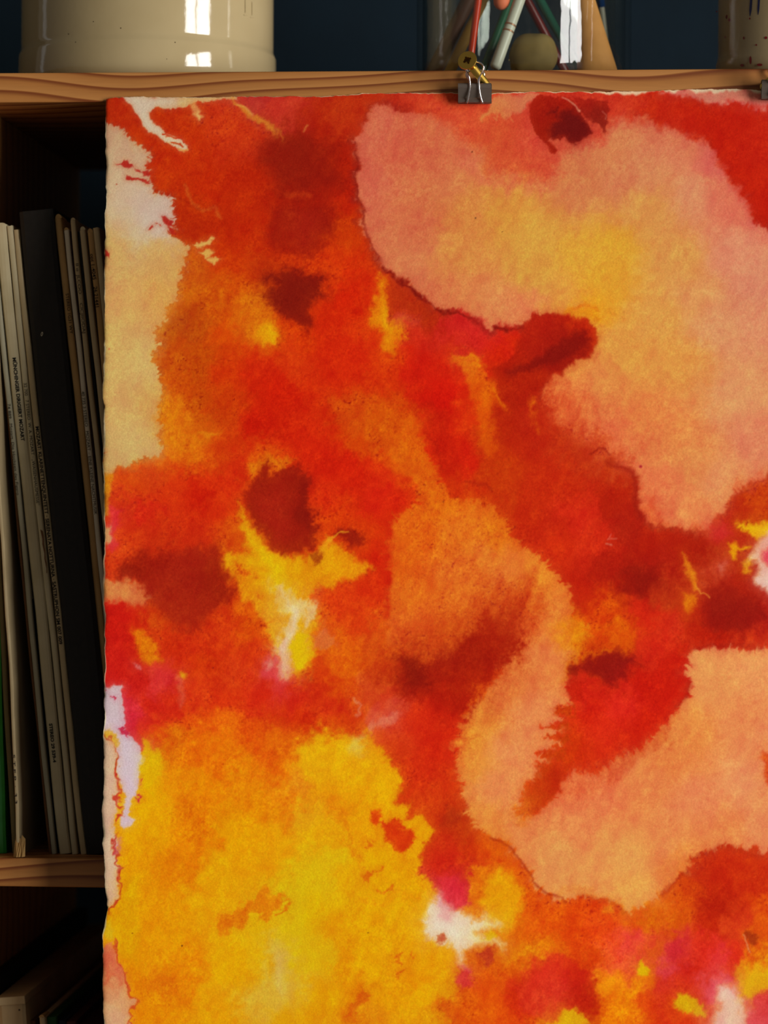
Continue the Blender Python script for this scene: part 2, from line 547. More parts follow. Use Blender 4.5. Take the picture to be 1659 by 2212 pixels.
def glaze_nodes(c0, c1, spots, dens=420, thr=0.09, wob=0.25):
    def f(nt, b):
        tc = N(nt, 'ShaderNodeTexCoord')
        no = N(nt, 'ShaderNodeTexNoise')
        no.inputs['Scale'].default_value = 14
        no.inputs['Detail'].default_value = 4
        nt.links.new(tc.outputs['Object'], no.inputs['Vector'])
        r = N(nt, 'ShaderNodeValToRGB')
        r.color_ramp.elements[0].color = (*lin(c0), 1); r.color_ramp.elements[0].position = .35
        r.color_ramp.elements[1].color = (*lin(c1), 1); r.color_ramp.elements[1].position = .65
        nt.links.new(no.outputs['Fac'], r.inputs['Fac'])
        vo = N(nt, 'ShaderNodeTexVoronoi')
        vo.inputs['Scale'].default_value = dens * .35
        nt.links.new(tc.outputs['Object'], vo.inputs['Vector'])
        cut = N(nt, 'ShaderNodeMath', operation='LESS_THAN')
        cut.inputs[1].default_value = thr
        nt.links.new(vo.outputs['Distance'], cut.inputs[0])
        # only some cells carry a speck
        sep = N(nt, 'ShaderNodeSeparateColor')
        nt.links.new(vo.outputs['Color'], sep.inputs[0])
        some = N(nt, 'ShaderNodeMath', operation='LESS_THAN')
        some.inputs[1].default_value = 0.16
        nt.links.new(sep.outputs[0], some.inputs[0])
        both = N(nt, 'ShaderNodeMath', operation='MULTIPLY')
        nt.links.new(cut.outputs[0], both.inputs[0])
        nt.links.new(some.outputs[0], both.inputs[1])
        mx = N(nt, 'ShaderNodeMix', data_type='RGBA')
        mx.inputs[7].default_value = (*lin(spots), 1)
        nt.links.new(both.outputs[0], mx.inputs[0])
        nt.links.new(r.outputs['Color'], mx.inputs[6])
        nt.links.new(mx.outputs[2], b.inputs['Base Color'])
        n2 = N(nt, 'ShaderNodeTexNoise')
        n2.inputs['Scale'].default_value = 260
        n2.inputs['Detail'].default_value = 3
        nt.links.new(tc.outputs['Object'], n2.inputs['Vector'])
        bp = N(nt, 'ShaderNodeBump')
        bp.inputs['Strength'].default_value = wob
        bp.inputs['Distance'].default_value = 0.0004
        nt.links.new(n2.outputs['Fac'], bp.inputs['Height'])
        nt.links.new(bp.outputs['Normal'], b.inputs['Normal'])
    return f


def vessel(name, label, cat, px_c, px_half, ridge, hgt, m, glaze, wall=.005, y=YC, foot=1.022):
    c = W(px_c, 1106, y)
    R = (W(px_c + px_half, 1106, y) - c).length
    root = empty(name, (c.x, y, Z_TOP), (0, 0, 0))
    tag(root, label, cat)
    f = R * foot
    prof = [(0, .002), (f - .010, .002), (f - .006, .0), (f - .0035, .0008), (f - .0014, .003), (f - .0003, .006), (f, .0085), (f, .0100), (f, ridge - .0018), (f - .0004, ridge - .0006),
            (R + .0004, ridge + .0008), (R, ridge + .0022), (R, ridge + .0034), (R, ridge + .02), (R, hgt * .6), (R, hgt - .012), (R + .002, hgt - .008), (R + .0025, hgt - .003),
            (R + .001, hgt), (R - wall * .6, hgt), (R - wall, hgt - .003), (R - wall, .012), (R - wall - .006, .007), (0, .006)]
    link('body', lathe_bm(prof, 128), m, root, smooth=True)
    return root, R


M_glaze = mat('cream_glaze', 'cdbf98', 0.07, 0, 0.5, glaze_nodes('98855f', 'a3916c', '3a2c18', 620, .075, .10))
crock, RC = vessel('stoneware_crock', 'large glossy cream stoneware crock with a ridge near its foot', 'crock', 314.5, 270, 0.0208, 0.17, M_glaze, None)
# the pressed capacity mark near the right flank
bm = bmesh.new()
for px, y0, y1, foot in ((529.5, 4, 33, 8), (544, 9, 38, 9)):
    for (xa, xb, ya, yb) in ((px - 1.4, px + 1.4, y0 - 10, y1), (px - foot * .6, px + foot * .6, y1 - 2.5, y1 + 1)):
        A = []
        for q, r in ((xa, ya), (xb, ya), (xb, yb), (xa, yb)):
            # put the outline on the curved wall
            o = cam.location - Vector((crock.location.x, crock.location.y, 0)); d = ray(q, r)
            aa = d.x ** 2 + d.y ** 2; bb = o.x * d.x + o.y * d.y; cc = o.x ** 2 + o.y ** 2 - RC ** 2
            t = (-bb - math.sqrt(bb * bb - aa * cc)) / aa
            p = cam.location + d * t - crock.location
            A.append(p)
        out = [Vector((p.x, p.y, 0)).normalized() for p in A]
        lo = [bm.verts.new(p - n * .0004) for p, n in zip(A, out)]
        mid = sum(A, Vector()) / 4
        hi = [bm.verts.new(mid + (p - mid) * .6 + n * .0005) for p, n in zip(A, out)]
        bm.faces.new(hi)
        for i in range(4):
            bm.faces.new((lo[i], lo[(i + 1) % 4], hi[(i + 1) % 4], hi[i]))
link('pressed_mark', bm, M_glaze, crock)


# ------------------------------------------------------------------ brush pot on the right
M_pot = mat('grey_brown_glaze', '8a7a5c', 0.24, 0, 0.5, glaze_nodes('83714f', '8f7f60', '5a0c10', 420, .16, .15))
M_blue = mat('blue_brush_stroke', '10123c', 0.3, 0, 0.4)
M_spot = mat('red_splash', '6a0c10', 0.35, 0, 0.4)
pot, RP = vessel('brush_pot', 'grey-brown glazed pot with blue strokes and red splashes', 'pot', 1706, 160, 0.0125, 0.13, M_pot, None, wall=.004, y=.062, foot=1.03)


def on_pot(q, r, root, R, lift):
    o = cam.location - Vector((root.location.x, root.location.y, 0)); d = ray(q, r)
    aa = d.x ** 2 + d.y ** 2; bb = o.x * d.x + o.y * d.y; cc = o.x ** 2 + o.y ** 2 - (R + lift) ** 2
    t = (-bb - math.sqrt(max(0, bb * bb - aa * cc))) / aa
    return cam.location + d * t - root.location


for (xt, xb, y0, y1, w) in ((1626, 1620, -45, 35, 2.6), (1642, 1637.5, -45, 32, 2.2)):
    bm = bmesh.new()
    L_, R_ = [], []
    for i in range(13):
        f = i / 12
        ww = w * (1 if f < .85 else 1 - (f - .85) * 5)
        x = xt + (xb - xt) * f
        L_.append(bm.verts.new(on_pot(x - ww, y0 + (y1 - y0) * f, pot, RP, .00015)))
        R_.append(bm.verts.new(on_pot(x + ww, y0 + (y1 - y0) * f, pot, RP, .00015)))
    for i in range(12):
        bm.faces.new((L_[i], R_[i], R_[i + 1], L_[i + 1]))
    link('blue_stroke', bm, M_blue, pot)
for (x, y, r1, r2) in ((1575.5, 43, 2.8, 3.6), (1606.5, 82, 2.0, 3.2), (1633.5, 97, 2.0, 2.0), (1654.5, 81.5, 3.2, 3.0), (1619.5, 40, 1.8, 2.2), (1566, 80, 1.5, 2.2), (1621, 130, 2.5, 9), (1603, 141, 4, 3), (1641, 140, 6, 3), (1548, 25, 1.6, 2)):
    bm = bmesh.new()
    bm.faces.new([bm.verts.new(on_pot(x + r1 * math.cos(a), y + r2 * math.sin(a), pot, RP * (1.03 if y > 112 else 1), .0002)) for a in [2 * math.pi * k / 12 for k in range(12)]])
    link('red_spot', bm, M_spot, pot)


# ------------------------------------------------------------------ glass jar of brushes
def glass_nodes(nt, b):
    nt.nodes.remove(b)
    out = nt.nodes['Material Output']
    tr = N(nt, 'ShaderNodeBsdfTransparent')
    tr.inputs[0].default_value = (0.93, 0.95, 0.93, 1)
    gl = N(nt, 'ShaderNodeBsdfGlossy')
    gl.inputs['Roughness'].default_value = 0.03
    fr = N(nt, 'ShaderNodeFresnel')
    geo = N(nt, 'ShaderNodeNewGeometry')
    eta = N(nt, 'ShaderNodeMapRange')          # the same air-to-glass reflectance on both faces of the thin wall
    eta.inputs[3].default_value = 1.5
    eta.inputs[4].default_value = 1 / 1.5
    nt.links.new(geo.outputs['Backfacing'], eta.inputs[0])
    nt.links.new(eta.outputs[0], fr.inputs['IOR'])
    tc = N(nt, 'ShaderNodeTexCoord')
    n2 = N(nt, 'ShaderNodeTexNoise')
    n2.inputs['Scale'].default_value = 90
    n2.inputs['Detail'].default_value = 2
    nt.links.new(tc.outputs['Object'], n2.inputs['Vector'])
    bp = N(nt, 'ShaderNodeBump')
    bp.inputs['Strength'].default_value = 0.12
    bp.inputs['Distance'].default_value = 0.001
    nt.links.new(n2.outputs['Fac'], bp.inputs['Height'])
    nt.links.new(bp.outputs['Normal'], gl.inputs['Normal'])
    nt.links.new(bp.outputs['Normal'], fr.inputs['Normal'])
    mx = N(nt, 'ShaderNodeMixShader')
    nt.links.new(fr.outputs[0], mx.inputs[0])
    nt.links.new(tr.outputs[0], mx.inputs[1])
    nt.links.new(gl.outputs[0], mx.inputs[2])
    nt.links.new(mx.outputs[0], out.inputs['Surface'])


M_glass = mat('jar_glass', (1, 1, 1), 0.02, 0, 0.5, glass_nodes)
JX, JY = W(1127, 1106, YC).x, YC
RJ = (W(1127 + 232, 1106, YC) - W(1127, 1106, YC)).length
jar = empty('glass_jar', (JX, JY, Z_TOP))
tag(jar, 'clear glass jar full of brushes and pencils on the pine shelf', 'jar')
prof = [(0, .0035), (RJ - .016, .0035), (RJ - .010, .001), (RJ - .006, .0), (RJ - .002, .003), (RJ - .0005, .007), (RJ, .014), (RJ, .10), (RJ, .135), (RJ - .006, .148), (RJ - .008, .152),
        (RJ - .008, .165), (RJ - .0095, .166), (RJ - .0105, .165), (RJ - .0105, .151), (RJ - .0085, .146), (RJ - .003, .133), (RJ - .003, .012), (RJ - .007, .007), (0, .006)]
link('glass_wall', lathe_bm(prof, 128), M_glass, jar, smooth=True)

ZB = Z_TOP + .0068


def stick(name, label, p0, p1, Y0, Y1, r0, r1, m, cat='brush', ext=0.055, base=True):
    """a round stick along the sight-lines of two photo points, from the jar floor to above the rim"""
    a, b = W(p0[0], p0[1], Y0), W(p1[0], p1[1], Y1)
    d = (b - a)
    if base: a = a + d * ((ZB + r0 * .5 - a.z) / d.z)
    b = b + d.normalized() * ext
    root = empty(name, a)
    tag(root, label, cat, None)
    n = 8
    pts = [(b - a) * (i / n) for i in range(n + 1)]
    rad = [r0 + (r1 - r0) * (i / n) for i in range(n + 1)]
    e = (b - a).normalized()
    pts = [pts[0] + e * .0001] + [e * r0 * .45] + pts[1:]
    rad = [r0 * .72, r0] + rad[1:]
    link('handle', tube_bm(pts, rad, 16), m, root, smooth=True)
    return root, a, b


def brush_head(root, a, b, r, m_fer, m_hair):
    e = (b - a).normalized()
    L = (b - a)
    link('ferrule', tube_bm([L - e * .001, L + e * .003, L + e * .016], [r * 1.06, r * 1.25, r * 1.3], 16), m_fer, root, smooth=True)
    link('bristles', tube_bm([L + e * .0155, L + e * .024, L + e * .034, L + e * .040], [r * 1.25, r * 1.5, r * .9, r * .1], 16), m_hair, root, smooth=True)


M_red = mat('red_lacquer', 'b8300e', 0.25, 0, 0.5)
M_white = mat('white_lacquer', 'b9b6a6', 0.35, 0, 0.4)
M_dgreen = mat('dark_green_lacquer', '1d4a32', 0.25, 0, 0.5)
M_green2 = mat('bottle_green_lacquer', '1c5140', 0.25, 0, 0.5)
M_dred = mat('dark_red_lacquer', '7a1210', 0.3, 0, 0.5)
M_dbrown = mat('dark_brown_wood', '4a2c1c', 0.5, 0, 0.3)
M_ochre = card('ochre_wood', '8a6424', '7a561c')
M_pinkp = mat('pink_paint', 'd83830', 0.35, 0, 0.5)
M_bare = card('bare_wood', 'cc8f50', 'bc8044', scale=120)
M_bluep = mat('blue_paint', '1c4c8a', 0.3, 0, 0.5)
M_ferr = mat('nickel_ferrule', 'b8b4aa', 0.25, 1.0)
M_hair = mat('dark_bristle', '2c1c10', 0.8)
M_eras = card('olive_gum', '7c6638', '6a5630', scale=90, rough=.8)

r_, a, b = stick('paint_brush', 'orange red brush handle standing upright in the jar', (1016.5, 128), (1033, 0), .045, .050, .0017, .0021, M_red)
brush_head(r_, a, b, .0021, M_ferr, M_hair)
r_, a, b = stick('paint_brush', 'thick dull white brush handle leaning right in the jar', (1070, 145), (1122, 0), .052, .060, .0029, .0029, M_white)
e = (b - a).normalized()
for f in (.0205, .0240):  # pinkish rings standing in for reflections in the glass, not parts of the brush
    link('reflection_band', tube_bm([e * f, e * (f + .0009)], [.00305, .00305], 18), mat('reflection_band', 'b98a6c', .3, .6), r_, smooth=True)
brush_head(r_, a, b, .0029, M_ferr, M_hair)
r_, a, b = stick('paint_brush', 'dark green brush handle behind the white one', (1046, 145), (1098, 10), .072, .085, .0020, .0022, M_dgreen)
brush_head(r_, a, b, .0022, M_ferr, M_hair)
r_, a, b = stick('paint_brush', 'dark green brush handle leaning left behind the window reflection', (1250, 148), (1166, 0), .075, .085, .0018, .0031, M_green2)
brush_head(r_, a, b, .0031, M_ferr, M_hair)
r_, a, b = stick('paint_brush', 'dark red brush handle behind the olive gum', (1208, 130), (1138, 0), .112, .105, .0022, .0022, M_dred)
brush_head(r_, a, b, .0022, M_ferr, M_hair)
r_, a, b = stick('paint_brush', 'broad dark brown handle leaning right near the jar left side', (940, 150), (1012, 0), .105, .098, .0042, .0034, M_dbrown)
brush_head(r_, a, b, .0034, M_ferr, M_hair)
r_, a, b = stick('drawing_stick', 'ochre wooden stick leaning in the jar', (974, 150), (1030, 30), .092, .10, .0030, .0022, M_ochre, 'stick')
r_, a, b = stick('pencil', 'thin stick with white foot and blue upper part', (1311, 120), (1298, 0), .105, .10, .0017, .0015, M_white, 'pencil', ext=.0)
e = (b - a).normalized(); zb_ = W(1299, 15, .10).z
t0 = (zb_ - a.z) / e.z
link('blue_coat', tube_bm([e * t0, e * (t0 + .06)], [.0019, .0019], 16), M_bluep, r_, smooth=True)
# wide wooden spatula handle, broad at the foot
a = W(1289, 150, .072); b = W(1266, 0, .075)
d = b - a
foot_p = a + d * ((ZB + .001 - a.z) / d.z)
root = empty('wooden_spoon', foot_p)
tag(root, 'pale wooden spoon handle, broad at its foot, in the jar', 'spoon')
tp = b + d.normalized() * .05 - foot_p
n = 10
rad = []
for i in range(n + 1):
    z = (tp * (i / n)).z
    f = max(0, min(1, (z) / .045))
    rad.append(.0105 + (.0036 - .0105) * f)
pts = [tp * (i / n) for i in range(n + 1)]
bm = tube_bm(pts, rad, 20)
for v in bm.verts: v.co.y *= .62
link('handle', bm, M_bare, root, smooth=True)
# pink tipped crayon hanging head down among the brushes
a = W(1081, 20, .060); b = W(1101, -110, .066)
root = empty('crayon', a)
tag(root, 'pinkish red crayon with a rounded tip high in the jar', 'crayon')
d = (b - a); e = d.normalized()
tp = [Vector((0, 0, 0)), e * .0008, e * .0022, e * .0045, e * .008, d]
link('crayon_body', tube_bm([p + e * .0042 for p in tp[2:]], [.0043, .0044, .0044, .0044], 20), M_pinkp, root, smooth=True)
link('rounded_tip', tube_bm([e * -.0002, e * .0006, e * .0022, e * .0042, e * .0064], [.0008, .0024, .0037, .0042, .0043], 20), mat('worn_tip', 'd8704c', .6), root, smooth=True)
# lump of putty
gx = W(1152, 120, .062)
root = empty('putty_lump', (gx.x, .062, ZB))
tag(root, 'olive brown lump of putty lying at the bottom of the jar', 'putty')
bm = bmesh.new()
bmesh.ops.create_icosphere(bm, subdivisions=4, radius=1)
htop = W(1152, 72, .062).z - ZB
from mathutils import noise as _mn
for v in bm.verts:
    n = v.co.normalized()
    # a squarish pebble with a flat foot and a sloping left shoulder
    k = (abs(n.x) ** 4 + abs(n.y) ** 4 + abs(n.z) ** 4) ** -.25
    q = n * (k * .55 + .45) * (1 + .10 * _mn.noise(n * 1.6 + Vector((3, 1, 2))))
    zz = max(-.92, q.z)
    v.co = Vector((q.x * .0118 * (1 - .12 * max(0, zz)) + .0012 * zz * (1 if q.x < 0 else .2), q.y * .0105, (zz + .92) / 1.9 * htop))
link('putty', bm, M_eras, root, smooth=True)

# ------------------------------------------------------------------ screws and binder clips
M_zinc = mat('yellow_zinc', 'c8a24a', 0.28, 1.0)
M_recess = mat('screw_recess', '3a2208', 0.4, 0.8)
M_nick = mat('nickel_wire', 'c9c2c0', 0.16, 1.0)
M_clip = mat('nickel_clip_body', '94877c', 0.34, 0.6, 0.6)


def screw(label, foot, top):
    B = W(*foot, -.0002)          # where the shank enters the board
    H = W(*top, -.026)
    ax = (H - B).normalized()
    L = (H - B).length
    root = empty('wood_screw', B)
    root.rotation_mode = 'QUATERNION'
    root.rotation_quaternion = ax.to_track_quat('Z', 'Y')
    tag(root, label, 'screw', 'screws in the edge of the top board')
    # threaded shank: part of it sits in the wood
    bm = bmesh.new()
    prof = []
    zz = -.008
    prof.append((0, -.010))
    while zz < L - .008:
        prof += [(.0013, zz), (.0021, zz + .0006), (.0013, zz + .0012)]
        zz += .0015
    prof += [(.0017, L - .006), (.0018, L - .0035)]
    link('threaded_shank', lathe_bm(prof, 20), M_zinc, root, smooth=False)
    R = .0048
    hp = [(.0018, L - .0036), (R * .97, L - .0003), (R, L), (R * .97, L + .0003), (R * .55, L + .0004), (R * .34, L + .0002), (R * .30, L - .0012), (0, L - .0014)]
    link('head', lathe_bm(hp, 40), M_zinc, root, smooth=False)
    bm = bmesh.new()
    for k in range(4):                           # cross recess and its ticks
        m4 = Matrix.Rotation(math.pi / 2 * k + .5, 4, 'Z')
        r = bmesh.ops.create_cube(bm, size=1)
        for v in r['verts']:
            v.co = m4 @ Vector((.0011 + v.co.x * .0018, v.co.y * .0008, L + .0003 + v.co.z * .0004))
    link('cross_recess', bm, M_recess, root)
    return root


def clip(label, x, y):
    """binder clip: two-jawed spring body with rolled lips and two wire handles"""
    base = W(x, y, -.006)                       # centre of the spine
    w = 71 * MM
    h = 41 * MM
    root = empty('binder_clip', base)
    tag(root, label, 'clip', 'binder clips holding the painting')
    prof = []
    # front jaw outside, up over the spine and down the back jaw (y, z) relative to the spine centre
    sp = .0040
    front = [(-.0012, -h), (-.0021, -h + .0002), (-.0026, -h + .0010), (-.0021, -h + .0019), (-.0018, -h + .0026), (-.0040, -.0022), (-.0043, -.0006), (-.0036, .0)]
    back = [(-y_, z_) for y_, z_ in front[::-1]]
    back = [(y_ * 1.0 + .0, z_) for y_, z_ in back]
    line = front + back
    bm = bmesh.new()
    th = .00035
    rows = []
    nx = 9
    for i, (yy, zz) in enumerate(line):
        rows.append([bm.verts.new(((k / (nx - 1) - .5) * w, yy, zz)) for k in range(nx)])
    for r0, r1 in zip(rows, rows[1:]):
        for k in range(nx - 1):
            bm.faces.new((r0[k], r0[k + 1], r1[k + 1], r1[k]))
    bmesh.ops.solidify(bm, geom=bm.faces[:], thickness=th)
    link('clip_body', bm, M_clip, root)
    r = .00058
    for s in (-1, 1):
        yf = -.0027 if s < 0 else .0027
        yt = -.0054 if s < 0 else .0034
        if s < 0:
            P = [(-17, -41.0), (-15.5, -38.5), (-12.5, -24), (-10, -8), (-11, 8), (-14, 17), (-18, 27), (-19, 33), (-15, 39), (-6, 43.5), (5, 43.5), (14, 40), (19, 34), (18, 27), (13, 17), (9.5, 8), (9.5, -8), (11.5, -24), (15.5, -38.5), (17, -41.0)]
        else:
            P = [(-17, -40), (-12, -20), (-10, 0), (-12, 10), (-19, 22), (-15, 30), (0, 34), (15, 30), (19, 22), (12, 10), (10, 0), (12, -20), (17, -40)]
        pts = []
        for a_, b_ in P:
            f = (b_ + 41) / 85
            pts.append(Vector((a_ * MM, yf + (yt - yf) * min(1, f * 1.6) - (.0 if s > 0 else .0016 * max(0, f - .45)), b_ * MM)))
        # round the polyline
        sm = []
        for i in range(len(pts) - 1):
            p0 = pts[max(0, i - 1)]; p1 = pts[i]; p2 = pts[i + 1]; p3 = pts[min(len(pts) - 1, i + 2)]
            for u in (0, .25, .5, .75):
                sm.append(.5 * ((2 * p1) + (p2 - p0) * u + (2 * p0 - 5 * p1 + 4 * p2 - p3) * u * u + (3 * p1 - p0 - 3 * p2 + p3) * u ** 3))
        sm.append(pts[-1])
        link('wire_handle', tube_bm(sm, r, 10), M_nick, root, smooth=True)
    return root


screw('brass coloured wood screw with cross slot above the whole clip', (1049, 181), (1009.5, 130.5))
clip('nickel binder clip at the middle of the top edge of the painting', 1026, 182)
screw('brass coloured wood screw at the right border of the photo', (1650, 188), (1694, 146))
clip('nickel binder clip cut by the right border of the photo', 1681, 174)
# ------------------------------------------------------------------ the watercolour sheet
rng = np.random.RandomState(7)
_tab = [rng.rand(256, 256).astype(np.float32) for _ in range(12)]


def vn(x, y, seed):
    t = _tab[seed % 12]
    xi = np.floor(x); yi = np.floor(y)
    fx = (x - xi).astype(np.float32); fy = (y - yi).astype(np.float32)
    xi = xi.astype(np.int64) + 131 * (seed // 12); yi = yi.astype(np.int64)
    fx = fx * fx * (3 - 2 * fx); fy = fy * fy * (3 - 2 * fy)
    a = t[xi & 255, yi & 255]; b = t[(xi + 1) & 255, yi & 255]
    c = t[xi & 255, (yi + 1) & 255]; d = t[(xi + 1) & 255, (yi + 1) & 255]
    return (a + (b - a) * fx) * (1 - fy) + (c + (d - c) * fx) * fy - 0.5


def fbm(x, y, s, seed, octv=3):
    o = 0; a = 1.0
    for k in range(octv):
        o = o + a * vn(x / s + 17.3 * k, y / s + 5.1 * k, seed + k)
        s *= .5; a *= .55
    return o


def interp(path, v):
    p = np.array(path, float)
    return np.interp(v, p[:, 0], p[:, 1])


LEFT = [(190, 229), (213, 229), (330, 227.5), (345, 230), (450, 229), (460, 227), (560, 226.5), (690, 225), (780, 225), (842, 222), (880, 225), (960, 224), (1000, 221), (1040, 224), (1090, 224), (1160, 227),
        (1225, 222.5), (1240, 224), (1270, 222), (1330, 226), (1450, 227), (1460, 225), (1550, 226), (1580, 223), (1640, 224), (1720, 224), (1752, 219), (1772, 221), (1800, 224), (1822, 221), (1842, 225), (1920, 226), (1960, 233), (1990, 227), (2020, 221.5), (2060, 222.5), (2140, 222), (2212, 224), (2900, 224)]
TOP = [(200, 215), (228, 213), (240, 211), (300, 209), (450, 211), (520, 209), (700, 207.5), (740, 206), (800, 201.5), (960, 201.5), (1060, 201), (1150, 199), (1260, 198.5), (1390, 198), (1450, 194.5), (1560, 192.5), (1610, 193), (1659, 196), (2600, 186)]

STEP = 2.0
sx = np.concatenate([np.array([216, 216.7, 217.6, 219]), np.arange(220.5, 1668, STEP), np.arange(1680, 2560, 40)])
sy = np.concatenate([np.array([190, 190.7, 191.6, 193]), np.arange(194.5, 2220, STEP), np.arange(2232, 2900, 40)])
GX, GY = np.meshgrid(sx, sy)
nyv, nxv = GX.shape
jl = fbm(GY * 1.0, GY * 0, 22, 40, 4) * 2.4
jt = fbm(GX * 1.0, GX * 0 + 9, 16, 41, 4) * 2.8
PX = GX + (interp(LEFT, GY) + jl - 216) * np.exp(-(GX - 216) / 26)
PY = GY + (interp(TOP, GX) + jt - 190) * np.exp(-(GY - 190) / 34)
x = PX.ravel().astype(np.float32); y = PY.ravel().astype(np.float32)
npts = x.size
# shared bleeding fields
w40x = fbm(x, y, 48, 1, 2); w40y = fbm(x, y, 48, 4, 2)
w12x = fbm(x, y, 15, 7, 2); w12y = fbm(x, y, 15, 10, 2)
w5x = vn(x / 5.5, y / 5.5, 15); w5y = vn(x / 5.5, y / 5.5, 19)
WX = w40x * 13 + w12x * 9 + w5x * 5
WY = w40y * 13 + w12y * 9 + w5y * 5
n150 = fbm(x, y, 120, 22, 4)
n30 = fbm(x, y, 30, 27, 3)
grain = vn(x / 4.2, y / 4.2, 31) + .7 * vn(x / 2.6, y / 2.6, 33)
streak = fbm(x * .9 + y * .35, y * .25 - x * .1, 16, 36, 3)


def P(s):
    v = [float(t) for t in s.replace(',', ' ').split()]
    return np.array(v).reshape(-1, 2)


def sdf(pts, X, Y):
    d = np.full(X.shape, 1e9, np.float32)
    arc = np.zeros(X.shape, np.float32)
    cum = 0.0
    ins = np.zeros(X.shape, bool)
    n = len(pts)
    for i in range(n):
        ax, ay = pts[i]; bx, by = pts[(i + 1) % n]
        ex, ey = bx - ax, by - ay
        wx, wy = X - ax, Y - ay
        t = np.clip((wx * ex + wy * ey) / (ex * ex + ey * ey + 1e-9), 0, 1)
        dx, dy = wx - ex * t, wy - ey * t
        q = dx * dx + dy * dy
        nearer = q < d
        ln = math.hypot(ex, ey)
        d = np.where(nearer, q, d)
        arc = np.where(nearer, cum + t * ln, arc)
        cum += ln
        c = (ay > Y) != (by > Y)
        if ey != 0:
            ins ^= c & (X < ex * (Y - ay) / ey + ax)
    d = np.sqrt(d)
    return np.where(ins, -d, d), arc


def sdl(pts, X, Y):
    d = np.full(X.shape, 1e9, np.float32)
    for i in range(len(pts) - 1):
        ax, ay = pts[i]; bx, by = pts[i + 1]
        ex, ey = bx - ax, by - ay
        wx, wy = X - ax, Y - ay
        t = np.clip((wx * ex + wy * ey) / (ex * ex + ey * ey + 1e-9), 0, 1)
        np.minimum(d, (wx - ex * t) ** 2 + (wy - ey * t) ** 2, out=d)
    return np.sqrt(d)


def rgb(h):
    h = h.lstrip('#')
    return np.array([int(h[i:i + 2], 16) / 255 for i in (0, 2, 4)], np.float32)


def colours(spec, X, Y, s=45):
    """one pigment, or pigments puddled at points and run together"""
    if isinstance(spec, str) and ' ' not in spec.strip():
        return np.broadcast_to(rgb(spec.strip()), (X.size, 3))
    tok = spec.split()
    cs = [(float(tok[i].split(',')[0]), float(tok[i].split(',')[1]), rgb(tok[i + 1])) for i in range(0, len(tok), 2)]
    num = np.zeros((X.size, 3), np.float32); den = np.zeros(X.size, np.float32)
    for cx, cy, c in cs:
        w = 1.0 / ((X - cx) ** 2 + (Y - cy) ** 2 + s * s) ** 2.2 * 1e9
        num += w[:, None] * c
        den += w
    return num / den[:, None]


col = None


_ln = 0


def lay(spec, pts, soft=6, fray=1.0, op=1.0, rim=0.0, rimw=6, rimc='7a0c08', s=45, strk=0.0, spike=None, haze=.28):
    global _ln
    _ln += 1
    pts = P(pts)
    spike = 2.2 * fray if spike is None else spike
    pad = soft * 5 + 10 + spike * 2 + 22 * fray + rimw * 2 + strk
    m = (x > pts[:, 0].min() - pad) & (x < pts[:, 0].max() + pad) & (y > pts[:, 1].min() - pad) & (y < pts[:, 1].max() + pad)
    idx = np.nonzero(m)[0]
    X = x[idx] + WX[idx] * fray; Y = y[idx] + WY[idx] * fray
    d, arc = sdf(pts, X, Y)
    if strk: d = d + streak[idx] * strk
    d0_ = d
    # feathering: fingers of pigment that run out square to the edge
    u = arc + 13.7 * _ln
    d = d + spike * (1.5 * vn(u / 11, d * 0 + _ln, 60) + 1.7 * vn(u / 4.6, d * .02 + _ln, 61) + 1.0 * vn(u / 2.3, d * .04 + _ln, 62) + 1.1 * w5x[idx] + .9 * grain[idx])
    a = np.clip(.5 - d / (2 * soft), 0, 1)
    a = a * a * (3 - 2 * a)
    a2 = np.clip(.5 - d / (7 * soft + 14), 0, 1)
    a2 = a2 * a2 * (3 - 2 * a2)
    a = (a * (1 - haze) + a2 * haze) * op
    c = colours(spec, x[idx] + WX[idx] * 1.5, y[idx] + WY[idx] * 1.5, s)
    base = col[idx]
    if rim:
        e = np.exp(-((d - rimw * .5) / rimw) ** 2) * rim * np.clip(.75 + 1.6 * n30[idx], 0, 1)
        base = base + (rgb(rimc) - base) * e[:, None]
    col[idx] = base + (c - base) * a[:, None]


def line(spec, pts, width, soft=3, fray=1.0, op=1.0, brk=0.0):
    pts = P(pts)
    pad = width + soft + 22 * fray
    m = (x > pts[:, 0].min() - pad) & (x < pts[:, 0].max() + pad) & (y > pts[:, 1].min() - pad) & (y < pts[:, 1].max() + pad)
    idx = np.nonzero(m)[0]
    X = x[idx] + WX[idx] * fray; Y = y[idx] + WY[idx] * fray
    d = sdl(pts, X, Y) - width * .5 * (1 + brk * 2 * n30[idx])
    a = np.clip(.5 - d / (2 * soft), 0, 1) * op
    if brk: a = a * np.clip(1 + brk * 3 * w12x[idx], 0, 1)
    c = colours(spec, X, Y)
    col[idx] = col[idx] + (c - col[idx]) * a[:, None]


